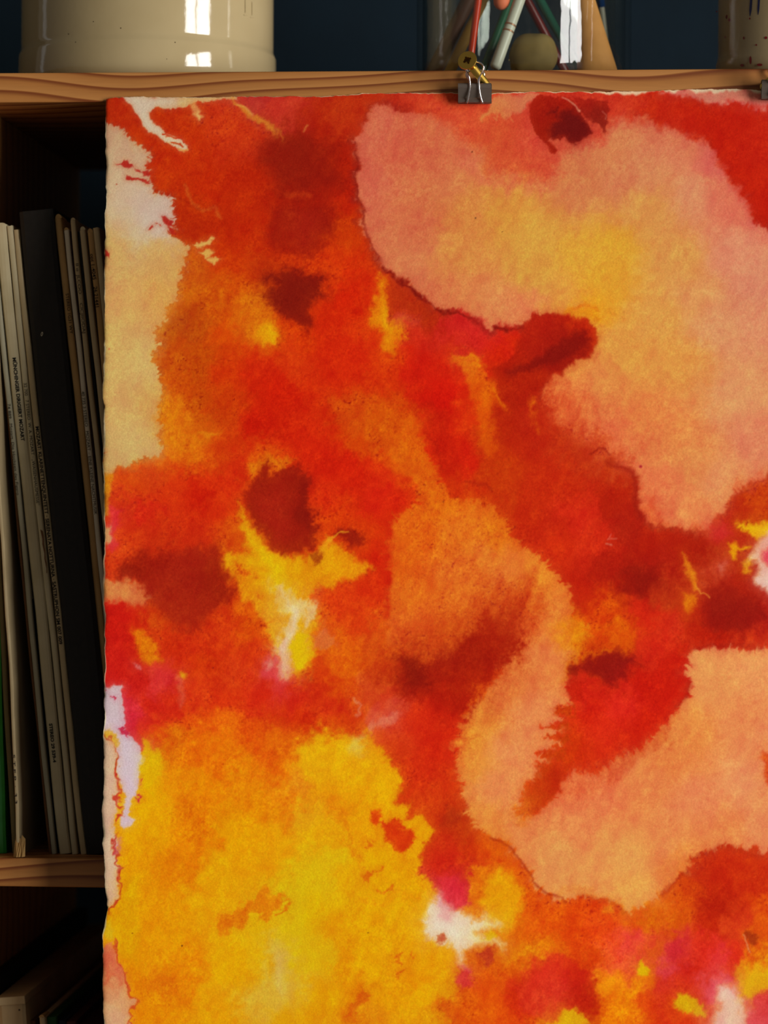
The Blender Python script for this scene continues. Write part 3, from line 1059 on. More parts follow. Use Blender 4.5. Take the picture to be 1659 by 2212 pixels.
BASE = """
270,250 b82a0a 330,285 c03008 400,330 c53208 450,400 c02806 520,280 cc3510 600,230 c83422 560,225 b83028 640,320 96200c 640,370 921808 700,300 ae1c08 745,255 bc300e 740,350 b41e06 720,400 a81806 880,215 b82812 960,230 d44420 920,240 cc3c1c
400,480 b42806 470,470 b82806 430,440 bc3006 480,560 c63406 540,480 be2806 540,400 b82206 400,620 cc5e0a 420,590 c6500c 420,690 bc4808 520,620 cc4406 470,640 ca5008 480,720 d64c06 560,600 b82c08 370,700 b84a0c
680,420 a81c08 745,440 b81c06 740,500 c83806 690,560 d63a08 740,640 cc2006 700,610 d03608 700,760 d02808 640,720 d43606 640,780 d2340a 600,850 ca1c06 560,800 ce2408 500,800 cc3206 430,780 c04706 370,780 c44a08 380,840 cc4c06 420,860 c44a06 480,880 c63606 380,900 d86a0c 440,900 c85008
380,950 e27c12 420,970 da5c0a 480,960 d04008 560,930 c41806 520,1000 ce2a0a 360,1010 d8500c 330,1030 d24010 360,1060 d6340c 290,1060 d84a0c 270,1100 d03014 310,1100 d02010 420,1060 ce2208 480,1100 d4300a 560,1000 de5c0a 290,1150 da4010 420,1140 ce2c0c 350,1160 cc300c 500,1060 d0280a 500,1150 d4480a
760,780 ce2408 840,800 d43808 820,700 d43408 900,720 cc2814 920,680 ac2408 980,700 c6201a 1040,730 cc2018 900,800 cc1c0a 950,860 ca1408 960,960 cc1e08 1000,900 d4300a 1000,1000 cc1e0a 980,1060 d24008
760,1000 ce1e08 820,1080 d4240c 700,1080 d42c0a 680,1000 cc2008 640,960 cc2208 860,1120 ce2208 780,1140 d43808 720,1120 d83e08 700,1020 cc1e08 780,940 d04406 850,900 cf5406 890,980 de5e0a
1090,780 ce2208 1100,850 aa1c08 1080,920 b02008 1130,900 b01e0a 1180,960 b8220a 1230,880 c83010 1250,900 c83a12 1200,1030 be260a 1300,1000 ba2a0c 1280,960 b42a0c 1150,1100 c0280a 1080,1060 c63a0a 1060,1010 c03408 1250,1120 d02812 1320,1080 ac1a08 1350,1150 a81c0c 1220,1180 cc2a0c 1200,1140 be240c
1280,1190 cc2810 1300,1230 a8180a 1370,1260 92140a 1420,1210 a81a0c 1260,1270 be220a 1320,1330 d24408 1340,1370 da5a08 1280,1360 d83e08 1290,1400 d04208 1400,1330 cc220e 1440,1280 b83210 1420,1400 d02812 1450,1360 c82a14 1480,1350 b82a0c
1350,1520 da2818 1300,1580 d62a12 1270,1540 d2240c 1260,1500 cc2010 1400,1560 c81c0a 1400,1480 c4180a 1280,1630 cc2a0c 1220,1620 cc3008 1440,1500 c41a0a 1400,1600 cc220c 1340,1620 d0280e 1460,1450 be180a
1500,1180 a01808 1460,1180 aa1c0a 1400,1165 b01e0a 1560,1150 b82414 1540,1200 b03010 1560,1280 a41e0c 1620,1260 a8180a 1600,1100 b0240a 1640,1080 c03a0a 1640,1330 a81a10 1540,1380 b61c08 1640,1390 c42c10 1500,1400 b8200a 1550,1235 cc4a28
1400,240 b41a08 1350,220 bc2a0c 1300,225 c43018 1320,260 cc3c22 1480,260 ba200c 1440,270 c83018 1530,230 bc2a0a 1560,300 b41a08 1600,260 c42c12 1600,380 ae1806 1640,300 c43420 1650,430 ae1806 1450,230 b21c0a 1655,260 cc4838
280,1350 ce200c 250,1350 cc1c10 250,1430 cc1c10 300,1430 cc200e 340,1330 d4480c 370,1380 cc2a0a 420,1400 d02c0c 480,1380 d6380c 540,1350 da5008 560,1420 d4340c 500,1450 d63c10 440,1430 cc3008 340,1470 d83030 330,1520 ce2010 380,1530 ce2210 420,1520 da3a10 480,1520 d42c0c 560,1500 d4280e 600,1480 d83430 640,1510 ce2410 700,1460 d2380a 720,1520 d02c0e 600,1560 d0300c 650,1560 ca2408 740,1560 d6400a 740,1480 d84c08 790,1480 d6501c 760,1430 de6008 720,1390 dc5a0a 780,1340 da400c 740,1300 d6360c 800,1280 d22c0a 820,1240 cc1e08 700,1340 da4c0c 820,1360 da5810 690,1480 cc2a0c 640,1420 e0a00c
280,1540 d82838 320,1560 de3020 300,1600 d8303c 350,1570 de480c 420,1560 e2540a 480,1570 e4600a 540,1600 e05008
300,1650 e0ae08 330,1640 e0a008 330,1700 e4a404 350,1620 e07208 380,1600 e07808 420,1610 e46c06 500,1620 e67806 460,1640 e67206 520,1670 e68806 600,1610 e05a08 600,1650 e46e06 450,1700 e68204 400,1680 e68806 430,1780 e47804 410,1830 e47c04 330,1800 e49c04 300,1760 e6a804 500,1780 e49a04 560,1750 e48804 620,1730 e47a08 640,1690 e28614 380,1880 e48804 300,1900 e49a04 290,1980 e49804 480,1880 e4a406 580,1850 e49e06 540,1820 e69c04
680,1640 e2a80a 720,1620 e4ac06 700,1690 e49808 760,1660 e48c06 740,1720 e07c08 800,1680 e4a406 840,1720 e4a806 660,1760 e0a010 700,1800 e4a408 720,1860 dcb40c 760,1900 e09c06 820,1850 e2a204 860,1880 e4a004 780,1800 e49606
640,1940 dab40c 680,1900 dcb60c 650,2000 dcb80c 560,2010 e0ae08 450,1950 e4a006 350,2000 e49604 300,2050 e49404 400,2110 e48604 360,2130 e27e04 500,2080 e4a604 560,2080 e2a806 600,2060 d8b43a 604,2110 d8b844 590,2160 dcb030 680,2060 dcb40c 690,1980 dcac06 720,2000 e09404 740,2080 e08e04 760,2140 e08a04 800,2000 e4a004 860,1950 e4a406 850,2080 e49c06 800,2080 e4a204 850,2150 e49804 800,2180 e08c0a 760,2190 de7c08 700,2160 e09c04 620,2200 e0a406 480,2190 e49c06 340,2190 e48c04 900,2060 e6a406 890,2180 e4a006 920,2150 e8b004 900,2110 e49004
930,2200 e09608 970,2180 d4500c 1000,2190 dc5a08 960,2130 e09a08 1050,2150 dc5008 1050,2200 de5608 1080,2120 d8500a 1100,2050 dc7808 1100,2080 d65608 1150,1990 e0560a 1120,2000 dc6a08 1200,1980 dc5008 1170,1955 d84c08 1250,1960 d43c06 1290,1960 d83e06 1250,2000 de4a08 1180,2040 e07808 1140,2020 dc6008 1130,2050 e08c0c 1300,1990 e24a10 1290,2010 e4460c 1330,2040 ea4a20 1260,2060 d64408 1230,2090 d64a08 1170,2110 d82a18 1200,2140 dc3220 1250,2130 b41a0a 1270,2170 b01408 1240,2180 c41c0a 1150,2180 ce2c0a 1120,2150 cc2a0a 1100,2205 da4a08 1225,2195 e09e0c 1210,2205 e4a00c 1310,2200 e87c04 1300,2160 e86e06 1320,2120 e48208 1340,2090 ee6c18
1345,2070 ea5a30 1360,1990 dc560a 1400,1990 d46006 1350,1960 da7812 1450,2000 d45a06 1420,1955 e0781a 1470,1960 d4500a 1500,1930 c83a0a 1550,1880 be240a 1520,1870 be2a0c 1600,1900 c8300c 1640,1880 c6300c 1540,1960 ae1c08 1580,2000 d03a14 1530,2000 bc2408 1650,1960 d04008 1650,2020 d8500c 1640,2060 dc700a 1360,2030 e43c3a 1380,2050 e0402c 1380,2080 e0502c 1430,2060 d85a10 1460,2040 cc2630 1450,2095 d63a48 1490,2090 c41c0c 1520,2050 d82a18 1550,2070 da3034 1580,2100 d42412 1590,2060 d82a14 1440,2140 cc2a1c 1400,2120 dc6c08 1400,2180 d63e0a 1370,2140 e89004 1350,2180 e88206 1480,2130 cc2a12 1460,2190 d4380c 1530,2120 d43a40 1440,2200 cc2c10 1610,2120 dc9c10 1650,2100 e0aa10 1650,2170 cc302c 1630,2200 d44448
"""


def paint():
    global col
    col = colours(BASE, x + WX * 2.2, y + WY * 2.2, 26).copy()
    # ---- upper left: bare paper, red corner band, streaks
    lay('d88a30', '228,500 380,520 400,545 395,590 385,640 372,665 360,700 352,745 345,790 356,850 352,905 362,960 345,1000 300,1012 240,1022 228,1022', 14, 1.0, .85)
    lay('240,300 c2987c 280,340 c8a486 240,380 caac8a 300,400 ccb092 330,430 c8ae98 330,470 c9b2a6 290,500 cab08c 350,500 cbb4a6 260,550 cea668 330,560 d0a868 370,560 d0a05c 300,650 d2a468 345,640 d49c58 250,750 d0aa6c 300,780 d2b274 320,880 d0a262 250,900 d2ac70 280,960 d0ae76 260,1000 cca870',
        '215,268 240,272 268,285 276,298 295,308 310,318 322,332 318,345 312,350 314,358 328,366 322,378 325,395 330,412 332,418 350,420 372,424 368,440 375,452 377,470 380,490 365,500 370,512 386,515 400,530 408,540 404,552 395,560 392,575 396,590 388,600 382,615 380,630 372,650 362,668 355,680 362,690 345,700 343,715 340,735 348,745 334,765 340,785 346,800 352,840 345,870 345,900 348,920 340,945 350,965 342,980 318,990 300,1000 280,1008 262,1008 250,1018 245,1025 232,1030 215,1030', 3.5, .75, rim=.35, rimw=5, rimc='9a2a08', spike=4.5, haze=.25)
    lay('300,225 d0bca2 350,215 ccb898 420,214 d0a878 380,300 d6c4a0 330,250 d2c0a6', '264,207 330,207 420,205 500,204 512,214 478,216 440,219 435,222 428,216 415,222 395,230 370,234 345,230 335,232 323,243 327,255 340,270 352,278 358,286 375,292 392,300 404,311 407,322 392,328 378,318 362,308 345,295 335,288 320,282 310,270 300,250 288,238 284,228 272,220', 2.2, .4)
    line('c83a14', '354,286 372,292 384,296 396,306', 3.5, 1.2, .6)
    line('c04010', '372,306 386,310 394,316', 4, 1.2, .6)
    line('dc9a4c', '385,320 398,326 406,320', 3, 2, .6, .9)
    lay('dca05c', '418,216 430,238 436,255 428,263 416,248 410,225', 5, .6, .9)
    lay('e0b878', '424,240 432,252 430,260 424,254', 3, .4, .9)
    lay('d88828', '498,213 520,225 545,243 580,264 600,276 614,298 611,303 598,284 592,302 580,280 552,262 524,244', 5, .7, .85)
    line('e0a850', '515,225 530,232 548,246', 4, 4, .6, .8)
    line('d8803a', '655,282 664,268', 3, 2, .3, .8)
    line('c8581c', '398,402 415,432 440,452 462,446 478,466', 5, 5, .8, .8)
    line('9a1e06', '330,412 372,424 400,434 430,448', 4, 3, .7, .5)
    for p in ('250,356 260,353 270,343 280,352 290,357 280,363 262,358', '274,377 288,376 298,383 318,388 323,398 305,391 272,387', '308,369 318,365 327,374 322,381 311,379', '348,464 362,468 372,474 374,486 366,490 358,480', '364,490 376,492 384,508 372,506', '319,494 330,487 333,490 322,497', '338,482 350,484 349,487', '292,362 302,366 306,372 296,370', '226,540 237,546 235,556 226,556'):
        lay('b02418', p, 1.8, .5)
    lay('d8b468', '418,530 440,522 462,512 466,517 446,529 430,536', 3, .7)
    lay('d8ae5c', '430,543 452,538 466,544 446,552 480,558 462,568 440,556', 3, .7)
    # ---- yellow and orange flecks of the upper left
    lay('d6700c', '515,640 560,620 590,660 598,720 600,740 570,752 530,735 500,700', 26, 1.3, .75)
    lay('e0980a', '556,704 585,692 600,712 598,738 576,746 558,730', 9, 1.0, .9)
    lay('e0b008', '584,712 600,722 592,740 582,732', 6, .7, .55)
    lay('d8700a', '340,880 370,868 400,890 420,930 480,935 420,965 440,985 400,985 352,960', 16, 1.2, .6)
    lay('e08a10', '430,930 455,934 472,940 440,942', 4, .6, .7)
    lay('de7a0c', '545,1000 580,985 600,1000 630,995 610,1015 575,1010 555,1025 540,1040', 8, 1.1, .8)
    # ---- dark pools
    lay('8c180a', '570,300 640,288 720,300 745,330 735,370 740,405 700,415 640,412 590,400 562,350', 34, 1.4, .8)
    line('d04a14', '625,420 650,416 668,420', 4, 8, .6, .7)
    lay('600,470 981a0a 660,490 9c1c0a 700,480 8e1408 640,540 a01c08', '590,450 630,438 690,440 722,462 728,492 712,512 702,532 688,548 664,556 640,548 610,545 582,522 574,492', 14, 1.2, .95)
    lay('7c140a', '588,594 640,574 690,600 690,640 668,662 660,702 636,690 612,676 588,662 574,636 600,616 560,606', 10, 1.4, .95, rim=.3, rimw=8)
    lay('8a1a0a', '650,660 662,650 668,690 655,712 640,692', 7, 1.2, .8)
    lay('96190a', '562,1012 576,1004 588,1030 606,1014 640,1008 668,1036 664,1070 668,1100 688,1138 690,1160 672,1182 648,1196 620,1206 592,1186 560,1150 540,1120 528,1086 546,1054', 8, 1.25, .97)
    lay('b02410', '555,1070 600,1050 630,1080 630,1150 600,1180 570,1140', 24, 1, .75)
    lay('7c120a', '648,1040 668,1040 668,1100 690,1140 680,1160 640,1120', 12, 1.3, .6)
    lay('aa2410', '340,1220 420,1210 470,1250 430,1310 370,1300', 34, 1, .6)
    lay('a82210', '640,460 690,460 700,500 660,530 630,500', 26, 1, .6)
    lay('290,1200 981a0a 400,1230 a4200e 480,1260 981c0a 400,1320 a8240e', '256,1232 288,1200 330,1182 400,1178 470,1188 478,1218 506,1238 488,1262 514,1272 488,1292 478,1306 456,1322 424,1352 400,1344 380,1352 340,1312 318,1292 290,1258 252,1252', 15, 1.4, .95)
    lay('8e1608', '262,1232 290,1218 312,1230 296,1252 262,1252', 10, 1.2, .6)
    # ---- yellow flare
    lay('540,1180 e0a00a 580,1240 e2ae08 640,1215 e2a608 720,1235 e29c08 780,1230 e08a0a 660,1290 e08c0c 600,1330 e0a020 660,1400 e0b408 530,1260 e0880a 640,1440 e29a0c',
        '516,1088 536,1124 556,1156 586,1190 620,1210 650,1202 678,1190 690,1176 720,1168 744,1192 760,1214 790,1216 806,1238 762,1252 720,1258 690,1272 676,1300 690,1340 672,1380 690,1420 640,1462 616,1446 598,1400 582,1340 556,1320 536,1300 518,1270 500,1236 478,1216 484,1192 512,1196 534,1186 512,1120', 10, 1.1, .97)
    lay('e0bc0a', '545,1170 580,1200 620,1240 640,1285 600,1270 560,1220', 14, .9, .6)
    lay('d8540c', '508,1215 522,1222 548,1250 530,1252 512,1240', 6, 1.0, .9)
    lay('d86a10', '555,1286 566,1288 564,1300 556,1302', 4, .8, .9)
    lay('600,1290 e0bc50 650,1310 e2c894 620,1360 e4d0a0 600,1420 e0b890 620,1450 e2aa8c', '588,1258 622,1284 662,1290 684,1308 676,1330 656,1350 642,1378 630,1412 634,1440 622,1464 602,1450 588,1436 600,1396 612,1366 612,1330 596,1296', 11, 1.1, .92, strk=30, spike=5, haze=.35)
    line('e8d8b4', '600,1266 622,1300 640,1330 626,1370 614,1400', 7, 8, .8, .7, .4)
    lay('e2b8a0', '600,1398 618,1380 622,1440 606,1440', 7, .8, .6, strk=12)
    lay('e0bc08', '642,1366 668,1372 660,1394 668,1420 656,1446 640,1452 630,1424 628,1398', 6, .9, .97)
    lay('de4450', '578,1418 600,1426 612,1452 596,1470 566,1462', 9, 1.0, .75)
    lay('e0a08c', '586,1430 604,1434 612,1456 598,1448', 5, .9, .7, strk=14)
    lay('d89470', '672,1366 700,1372 716,1398 690,1400 672,1392', 12, 1.6, .35, strk=40)
    lay('8f180a', '730,1150 758,1134 778,1150 776,1176 752,1186 738,1172', 8, 1.1, .9)
    lay('98300a', '664,1196 690,1190 696,1204 676,1212', 4, 1.1, .7)
    line('e29a1c', '712,1165 730,1156 748,1150', 4, 2.5, .6, .9)
    line('e29a14', '688,1190 706,1172 716,1160', 9, 5, .8, .8)
    # ---- yellow tongue under the pink bloom
    lay('830,610 dc7c08 830,690 de8c08 860,720 dc7c08 810,650 d86408', '822,588 840,604 832,640 838,680 862,700 884,694 874,734 850,776 828,760 826,720 802,700 792,662 816,640', 9, 1.1, .95)
    lay('e2ac08', '826,640 838,660 842,700 856,712 846,722 830,712 822,684', 8, .9, .6)
    lay('c84030', '842,690 880,680 910,690 900,705 862,706', 10, 1.0, .6)
    lay('b02c0c', '838,620 858,598 900,615 930,655 920,690 880,680 845,690 836,650', 10, 1.2, .75)
    # ---- the big pale bloom
    lay('800,290 d0674d 800,400 d0674d 830,520 d06f4d 860,330 cf6143 900,480 ce6945 890,570 d07551 960,390 d0774d 960,330 cf6945 1000,470 d07f3f 1000,560 d28743 1000,640 d6814d 960,640 d26f49 1100,460 d2913b 1150,520 d29a40 1150,600 d0953d 1080,660 d68757 1130,660 d87753 1250,560 d49a34 1330,530 d49a2e 1300,600 d6982c 1230,640 d89440 1280,660 dc9420 1400,450 d0934f 1330,400 cc7757 1400,370 ce835f 1450,330 d07b5f 1260,400 cc7b4f 1500,420 cf8769 1540,360 cf6357 1580,440 d4735f 1600,540 d2856f 1450,560 d0934f 1500,650 d2935f 1420,680 d4974b 1350,760 d69543 1450,780 d69145 1550,700 d28f6b 1640,600 d0856f 1640,700 d2856b 1600,850 d49369 1640,950 d47f63 1300,820 d88545 1240,850 da733f 1230,800 de8c40 1210,870 d6582c 1380,900 da7b41 1320,940 da6840 1450,950 d87b43 1500,1000 d88b4f 1420,1050 dc754b 1400,1100 dc6c3c 1480,1090 dc8151 1550,1020 d88d63',
        '800,236 830,226 870,232 900,240 940,240 985,240 1060,240 1150,250 1240,265 1330,250 1380,255 1440,268 1500,284 1530,308 1560,350 1590,390 1610,420 1625,452 1622,480 1640,478 1660,500 1760,520 1760,990 1680,1010 1640,1034 1600,1058 1578,1080 1562,1108 1530,1138 1480,1150 1430,1140 1398,1124 1384,1095 1376,1062 1375,1032 1358,1012 1330,996 1285,975 1232,950 1196,920 1172,880 1170,842 1194,817 1216,800 1246,785 1270,765 1290,740 1288,710 1270,690 1230,680 1190,676 1158,680 1140,690 1125,705 1108,710 1078,700 1060,722 1046,706 1020,686 1000,668 960,666 930,660 914,640 880,606 860,596 838,586 820,560 800,540 790,510 786,480 788,450 772,430 776,410 768,385 776,358 773,330 763,305 780,285 794,260', 5.5, .8, rim=.5, rimw=8, rimc='80120a', s=40, spike=3.6, haze=.35)
    lay('dc8a14', '1222,672 1240,660 1268,656 1290,668 1296,690 1280,686 1262,680 1236,680', 8, .9, .8)
    line('d86a14', '1240,664 1262,656 1284,664 1292,672', 3, 4, .6, .7)
    # red washing into the top of the bloom
    lay('1000,260 d4482a 1050,330 cc4a26 1100,380 ce4a2a 950,250 d04426 1150,340 cc402a', '860,190 900,228 940,250 975,280 1010,312 1050,330 1062,362 1082,388 1110,400 1150,392 1190,395 1200,350 1160,300 1150,200', 22, 1.3, .92)
    lay('1200,320 cc4030 1270,300 cc3a28 1340,250 c83420 1420,250 bc240e 1500,270 c02c18', '1130,200 1130,330 1190,345 1250,320 1300,312 1320,282 1350,268 1385,262 1430,275 1480,280 1505,262 1500,190', 20, 1.3, .9)
    lay('b81c0a', '1440,200 1470,262 1500,300 1535,310 1556,356 1590,400 1612,432 1618,462 1700,470 1700,220 1560,210', 15, 1.1, .9)
    lay('ac1606', '1618,476 1640,462 1659,460 1659,486 1632,488', 5, .9, .9)
    lay('cc5a54', '1600,480 1650,500 1690,520 1690,560 1640,520', 16, 1.0, .6)
    lay('d86a5c', '985,360 1060,400 1140,420 1200,410 1150,395 1080,390 1020,340', 18, 1.2, .45, strk=18)
    line('b03c1c', '775,312 775,360 770,385 780,430 790,480 800,540 838,586 860,598', 6, 4, .7, .4, .5)
    line('7a100a', '766,308 776,335 774,362 768,386 778,412 776,432 790,452 790,486 796,520 806,545 826,566 840,590', 4.5, 3, .7, .75, .5)
    line('7c120a', '840,590 870,606 900,630 922,654 950,668 990,674 1014,688 1044,712 1058,724 1076,706 1104,716 1128,710', 7, 3.5, .9, .95, .45)
    # the lower left shore of the bloom, where red creeps in without an edge
    lay('1190,880 b8240c 1260,950 bc300f 1330,1000 c03c14', '1150,850 1182,850 1196,880 1220,908 1260,930 1300,955 1335,985 1358,1008 1366,1050 1330,1040 1260,1010 1180,980 1130,900', 26, 1.6, .92, strk=34, spike=8)
    lay('1220,860 d4562a 1300,930 d65a2c 1370,1000 d85c34', '1186,850 1220,850 1260,890 1305,930 1345,965 1370,1010 1366,1040 1340,1020 1320,1000 1300,985 1250,945 1200,905', 30, 1.6, .5, strk=46)
    lay('d65428', '1384,1096 1400,1080 1420,1120 1480,1140 1530,1128 1560,1100 1600,1050 1650,1020 1660,1040 1590,1075 1560,1120 1530,1146 1480,1158 1420,1144', 12, 1.3, .55, strk=20)
    # pale swipe by the clip
    lay('1080,220 d48a5c 1130,210 cf8060 1060,250 d4803c', '1062,214 1086,202 1140,200 1166,200 1150,218 1122,236 1094,244 1082,256 1074,244 1060,250 1042,264 1038,258 1056,240', 5, .8, .9)
    line('d88848', '1076,240 1070,262 1066,254', 2, 2, .4, .8); line('d88848', '1094,242 1106,262', 2, 2, .4, .8)
    # dark blob hanging from the top edge
    lay('1180,230 a01a0c 1230,215 b8240c 1170,280 9a1a0a 1250,250 74100c', '1166,202 1184,208 1220,203 1240,214 1256,236 1266,262 1274,290 1262,298 1250,308 1238,315 1228,310 1222,302 1212,298 1206,306 1196,306 1190,300 1180,306 1188,312 1200,322 1201,330 1193,334 1183,324 1176,310 1160,292 1152,270 1146,250 1144,230 1150,220', 2.6, .6)
    lay('640f0e', '1196,252 1226,236 1252,250 1266,276 1268,294 1240,312 1226,306 1214,298 1200,306 1190,298 1192,276 1204,256 1180,244 1200,230', 9, .8, .9)
    lay('1250,220 a81c10 1290,255 781810 1300,225 a41c10', '1238,206 1270,213 1312,218 1316,236 1310,262 1310,284 1304,288 1296,276 1282,270 1268,254 1254,232', 3, .6)
    line('d48a70', '1214,206 1228,214 1244,228 1256,240', 3, 1.5, .4, .85)
    line('c87060', '1300,242 1310,250 1308,258', 1.5, 1.5, .3, .6)
    # white-pink strip of the top right
    lay('1480,205 d07a72 1600,215 d88a80 1560,205 d49488 1650,230 cc7068', '1430,198 1500,190 1600,188 1720,190 1720,232 1650,232 1590,218 1545,222 1500,210', 7, 1.0, .9)
    # ---- arm reaching right
    lay('1170,700 b01e0c 1260,700 c42808 1200,720 9a140a 1100,790 a81a08 1230,760 8e120a 1280,730 c02c0c 1100,850 b42408', '1130,706 1150,684 1190,677 1240,679 1270,689 1288,711 1291,738 1270,765 1240,785 1210,800 1180,822 1150,850 1110,856 1080,830 1060,800 1090,780 1110,760', 5, .5, .95)
    lay('7c100a', '1254,704 1276,736 1252,764 1222,778 1180,786 1150,802 1112,812 1098,800 1140,782 1160,762 1200,742 1230,716', 11, 1.1, .85)
    lay('a41808', '1090,840 1130,820 1160,830 1150,860 1110,880', 16, 1.2, .6)
    line('c8341c', '1170,742 1172,770', 1.5, 1.5, .4, .5)
    lay('cc2420', '1000,700 1040,690 1060,720 1030,740 1000,730', 14, 1.0, .6)
    # orange veins
    lay('1000,770 e08010 1040,850 dc6008 1060,930 da5c08', '972,768 1004,760 1030,780 1046,802 1074,840 1092,878 1074,868 1060,900 1072,946 1084,964 1060,986 1040,950 1030,900 1016,850 1000,800', 13, 1.2, .85)
    line('e8940e', '990,766 1012,766 1032,784', 5, 4, .8, .8)
    line('e8900e', '1020,784 1036,792', 4, 3, .5, .9)
    line('de7008', '1064,840 1078,858 1090,876', 5, 3, .6, .8)
    line('da640c', '1150,860 1156,900 1164,930', 8, 8, 1.0, .7, .6)
    line('8f160a', '1270,982 1288,972 1306,972 1318,984', 4, 3, .6, .7)
    line('92160a', '1310,1002 1340,1004 1360,1016 1370,1034 1372,1062 1372,1090 1380,1114', 9, 7, .7, .7)
    line('961a0a', '1010,1038 1030,1042 1056,1052', 5, 4, .8, .5)
    # ---- red body between tongue and yellow field
    lay('850,1600 d23a0e 900,1540 ce260c 850,1560 d84428 960,1600 cc240a 900,1660 ce260c 960,1700 d0320c 920,1760 d2380c 1000,1780 b62a0a 960,1860 cc1c0e 930,1830 cc2c10 1040,1850 d03408 980,1920 cc2030 1060,1830 d66008 960,1950 d83448',
        '788,1556 834,1640 852,1664 862,1694 848,1730 884,1738 882,1764 912,1770 936,1794 916,1834 908,1870 906,1888 936,1918 950,1950 970,1972 990,1968 1012,1958 1004,1920 1030,1880 1070,1868 1096,1854 1140,1890 1160,1890 1080,1800 1040,1740 1000,1640 1010,1500 900,1460 820,1490', 6, 1.15, .96)
    lay('d85a3c', '780,1540 840,1500 880,1490 900,1510 860,1545 800,1580', 12, 1.0, .6, strk=22)
    lay('dc7c64', '790,1566 830,1548 858,1540 846,1556 800,1580', 7, .9, .75, strk=12)
    line('dc9a80', '766,1508 778,1520 770,1540', 3, 3, .8, .6)
    lay('a82a0c', '1000,1760 970,1750 950,1760 955,1785 985,1782', 9, 1, .6)
    # ---- the orange tongue and the lower right peach field
    lay('760,880 d04c0a 820,900 d05208 900,960 d85c0a 860,1010 d45a0c 950,1080 dc680e 900,1160 dc6010 1000,1160 de701a 1080,1150 de7012 880,1280 dc6618 860,1220 da5c10 900,1350 da5e1c 1000,1240 de6c20 1100,1240 e07830 1170,1250 e08028 1060,1200 e07a28 1200,1330 e28438 1130,1350 dc642a 1245,1360 e08410 1180,1420 e28446 1100,1500 de7638 1150,1550 e28a58 1050,1560 e28a34 1100,1620 e28a5c 1020,1650 e29038 1010,1600 e29430 1080,1700 e28e5a 1050,1760 e0883c 1120,1800 de844e 1060,1800 de8438 1200,1850 de985c 1250,1780 e28a58 1300,1720 e27e50 1230,1720 e27648 1400,1700 e0864e 1350,1850 e09e5c 1350,1930 e2a056 1270,1880 e29c5c 1500,1720 e0865e 1600,1700 e09468 1600,1560 de8858 1550,1480 de965c 1520,1430 e0985e 1620,1450 e29a64 1480,1590 e08c44 1440,1640 e08444 1560,1800 de844e 1450,1830 e08e58 1470,1870 e07c34 1650,1780 de8c60 1650,1600 e08e60',
        '838,1180 840,1130 870,1110 896,1085 900,1050 870,1005 800,960 740,920 712,872 770,850 850,865 900,920 938,990 946,1040 970,1068 1010,1078 1050,1085 1090,1125 1120,1175 1165,1206 1205,1236 1228,1280 1244,1330 1270,1348 1262,1362 1276,1374 1250,1390 1248,1420 1230,1438 1224,1462 1242,1474 1224,1490 1240,1520 1206,1530 1204,1545 1216,1556 1176,1572 1214,1580 1176,1597 1216,1610 1190,1622 1164,1632 1190,1642 1160,1656 1172,1668 1140,1692 1122,1716 1114,1748 1134,1766 1165,1746 1195,1726 1214,1702 1226,1670 1264,1668 1310,1656 1344,1641 1374,1619 1410,1599 1432,1578 1436,1565 1456,1545 1465,1520 1478,1506 1486,1470 1481,1456 1492,1430 1504,1408 1530,1398 1600,1398 1640,1400 1760,1400 1760,1830 1650,1840 1600,1834 1560,1824 1522,1838 1494,1860 1490,1884 1465,1895 1430,1920 1405,1944 1380,1964 1355,1970 1325,1946 1290,1936 1255,1930 1220,1946 1190,1936 1155,1906 1130,1866 1095,1830 1056,1812 1026,1790 1010,1756 998,1700 986,1650 984,1610 998,1560 1018,1520 1048,1500 1074,1465 1090,1440 1000,1440 900,1420 846,1400 832,1376 836,1330 842,1250', 6, .95, .97, s=36, strk=7, spike=5.5, haze=.38)
    lay('ca3208', '712,850 780,830 870,850 900,900 850,880 780,870 730,890', 26, 1.2, .55)
    lay('d04408', '720,900 800,960 860,1000 880,1040 830,1010 760,960', 18, 1.2, .5)
    lay('ba1c08', '900,870 925,930 948,1000 955,1050 975,1075 1000,1080 1010,1050 990,980 960,900 930,860', 8, .8, .6)
    line('a81608', '898,895 922,930 946,972 954,1010', 4, 4, .6, .5)
    line('c8200a', '842,1130 840,1180 842,1250 836,1330', 8, 6, .7, .7)
    # spiky fringe of red into the tongue from both sides
    lay('d8740c', '1236,1300 1262,1340 1280,1374 1256,1410 1236,1440 1214,1480 1224,1440 1240,1400 1236,1350', 12, .9, .7)
    lay('8e1a0a', '1226,1446 1240,1436 1252,1448 1246,1462 1230,1458', 4, .5, .85)
    lay('ba1a0a', '1220,1476 1240,1464 1262,1476 1256,1512 1240,1518 1226,1496', 4, .5, .8)
    for q in ('1180,1572 1230,1568 1226,1584 1204,1578', '1186,1598 1226,1592 1230,1612 1204,1606', '1172,1632 1226,1622 1224,1648 1190,1640', '1160,1660 1200,1650 1216,1680 1180,1690 1150,1704', '1200,1536 1240,1526 1236,1556 1212,1552'):
        lay('c03a08', q, 5, 1.3, .8)
    lay('1180,1700 be3008 1210,1680 b82408 1150,1720 c84a0c', '1224,1660 1216,1694 1196,1718 1166,1738 1140,1752 1122,1748 1128,1716 1146,1696 1176,1680 1196,1660', 9, 1.2, .9)
    lay('da7020', '1110,1740 1130,1700 1150,1740 1140,1780 1116,1780', 16, 1.0, .55)
    lay('c43a10', '1264,1668 1310,1650 1350,1630 1380,1608 1420,1590 1440,1560 1462,1540 1450,1600 1400,1630 1350,1662 1290,1684', 15, 1.3, .42, strk=20)
    lay('d85428', '1230,1672 1330,1676 1270,1730 1210,1722', 24, 1.3, .5, strk=26)
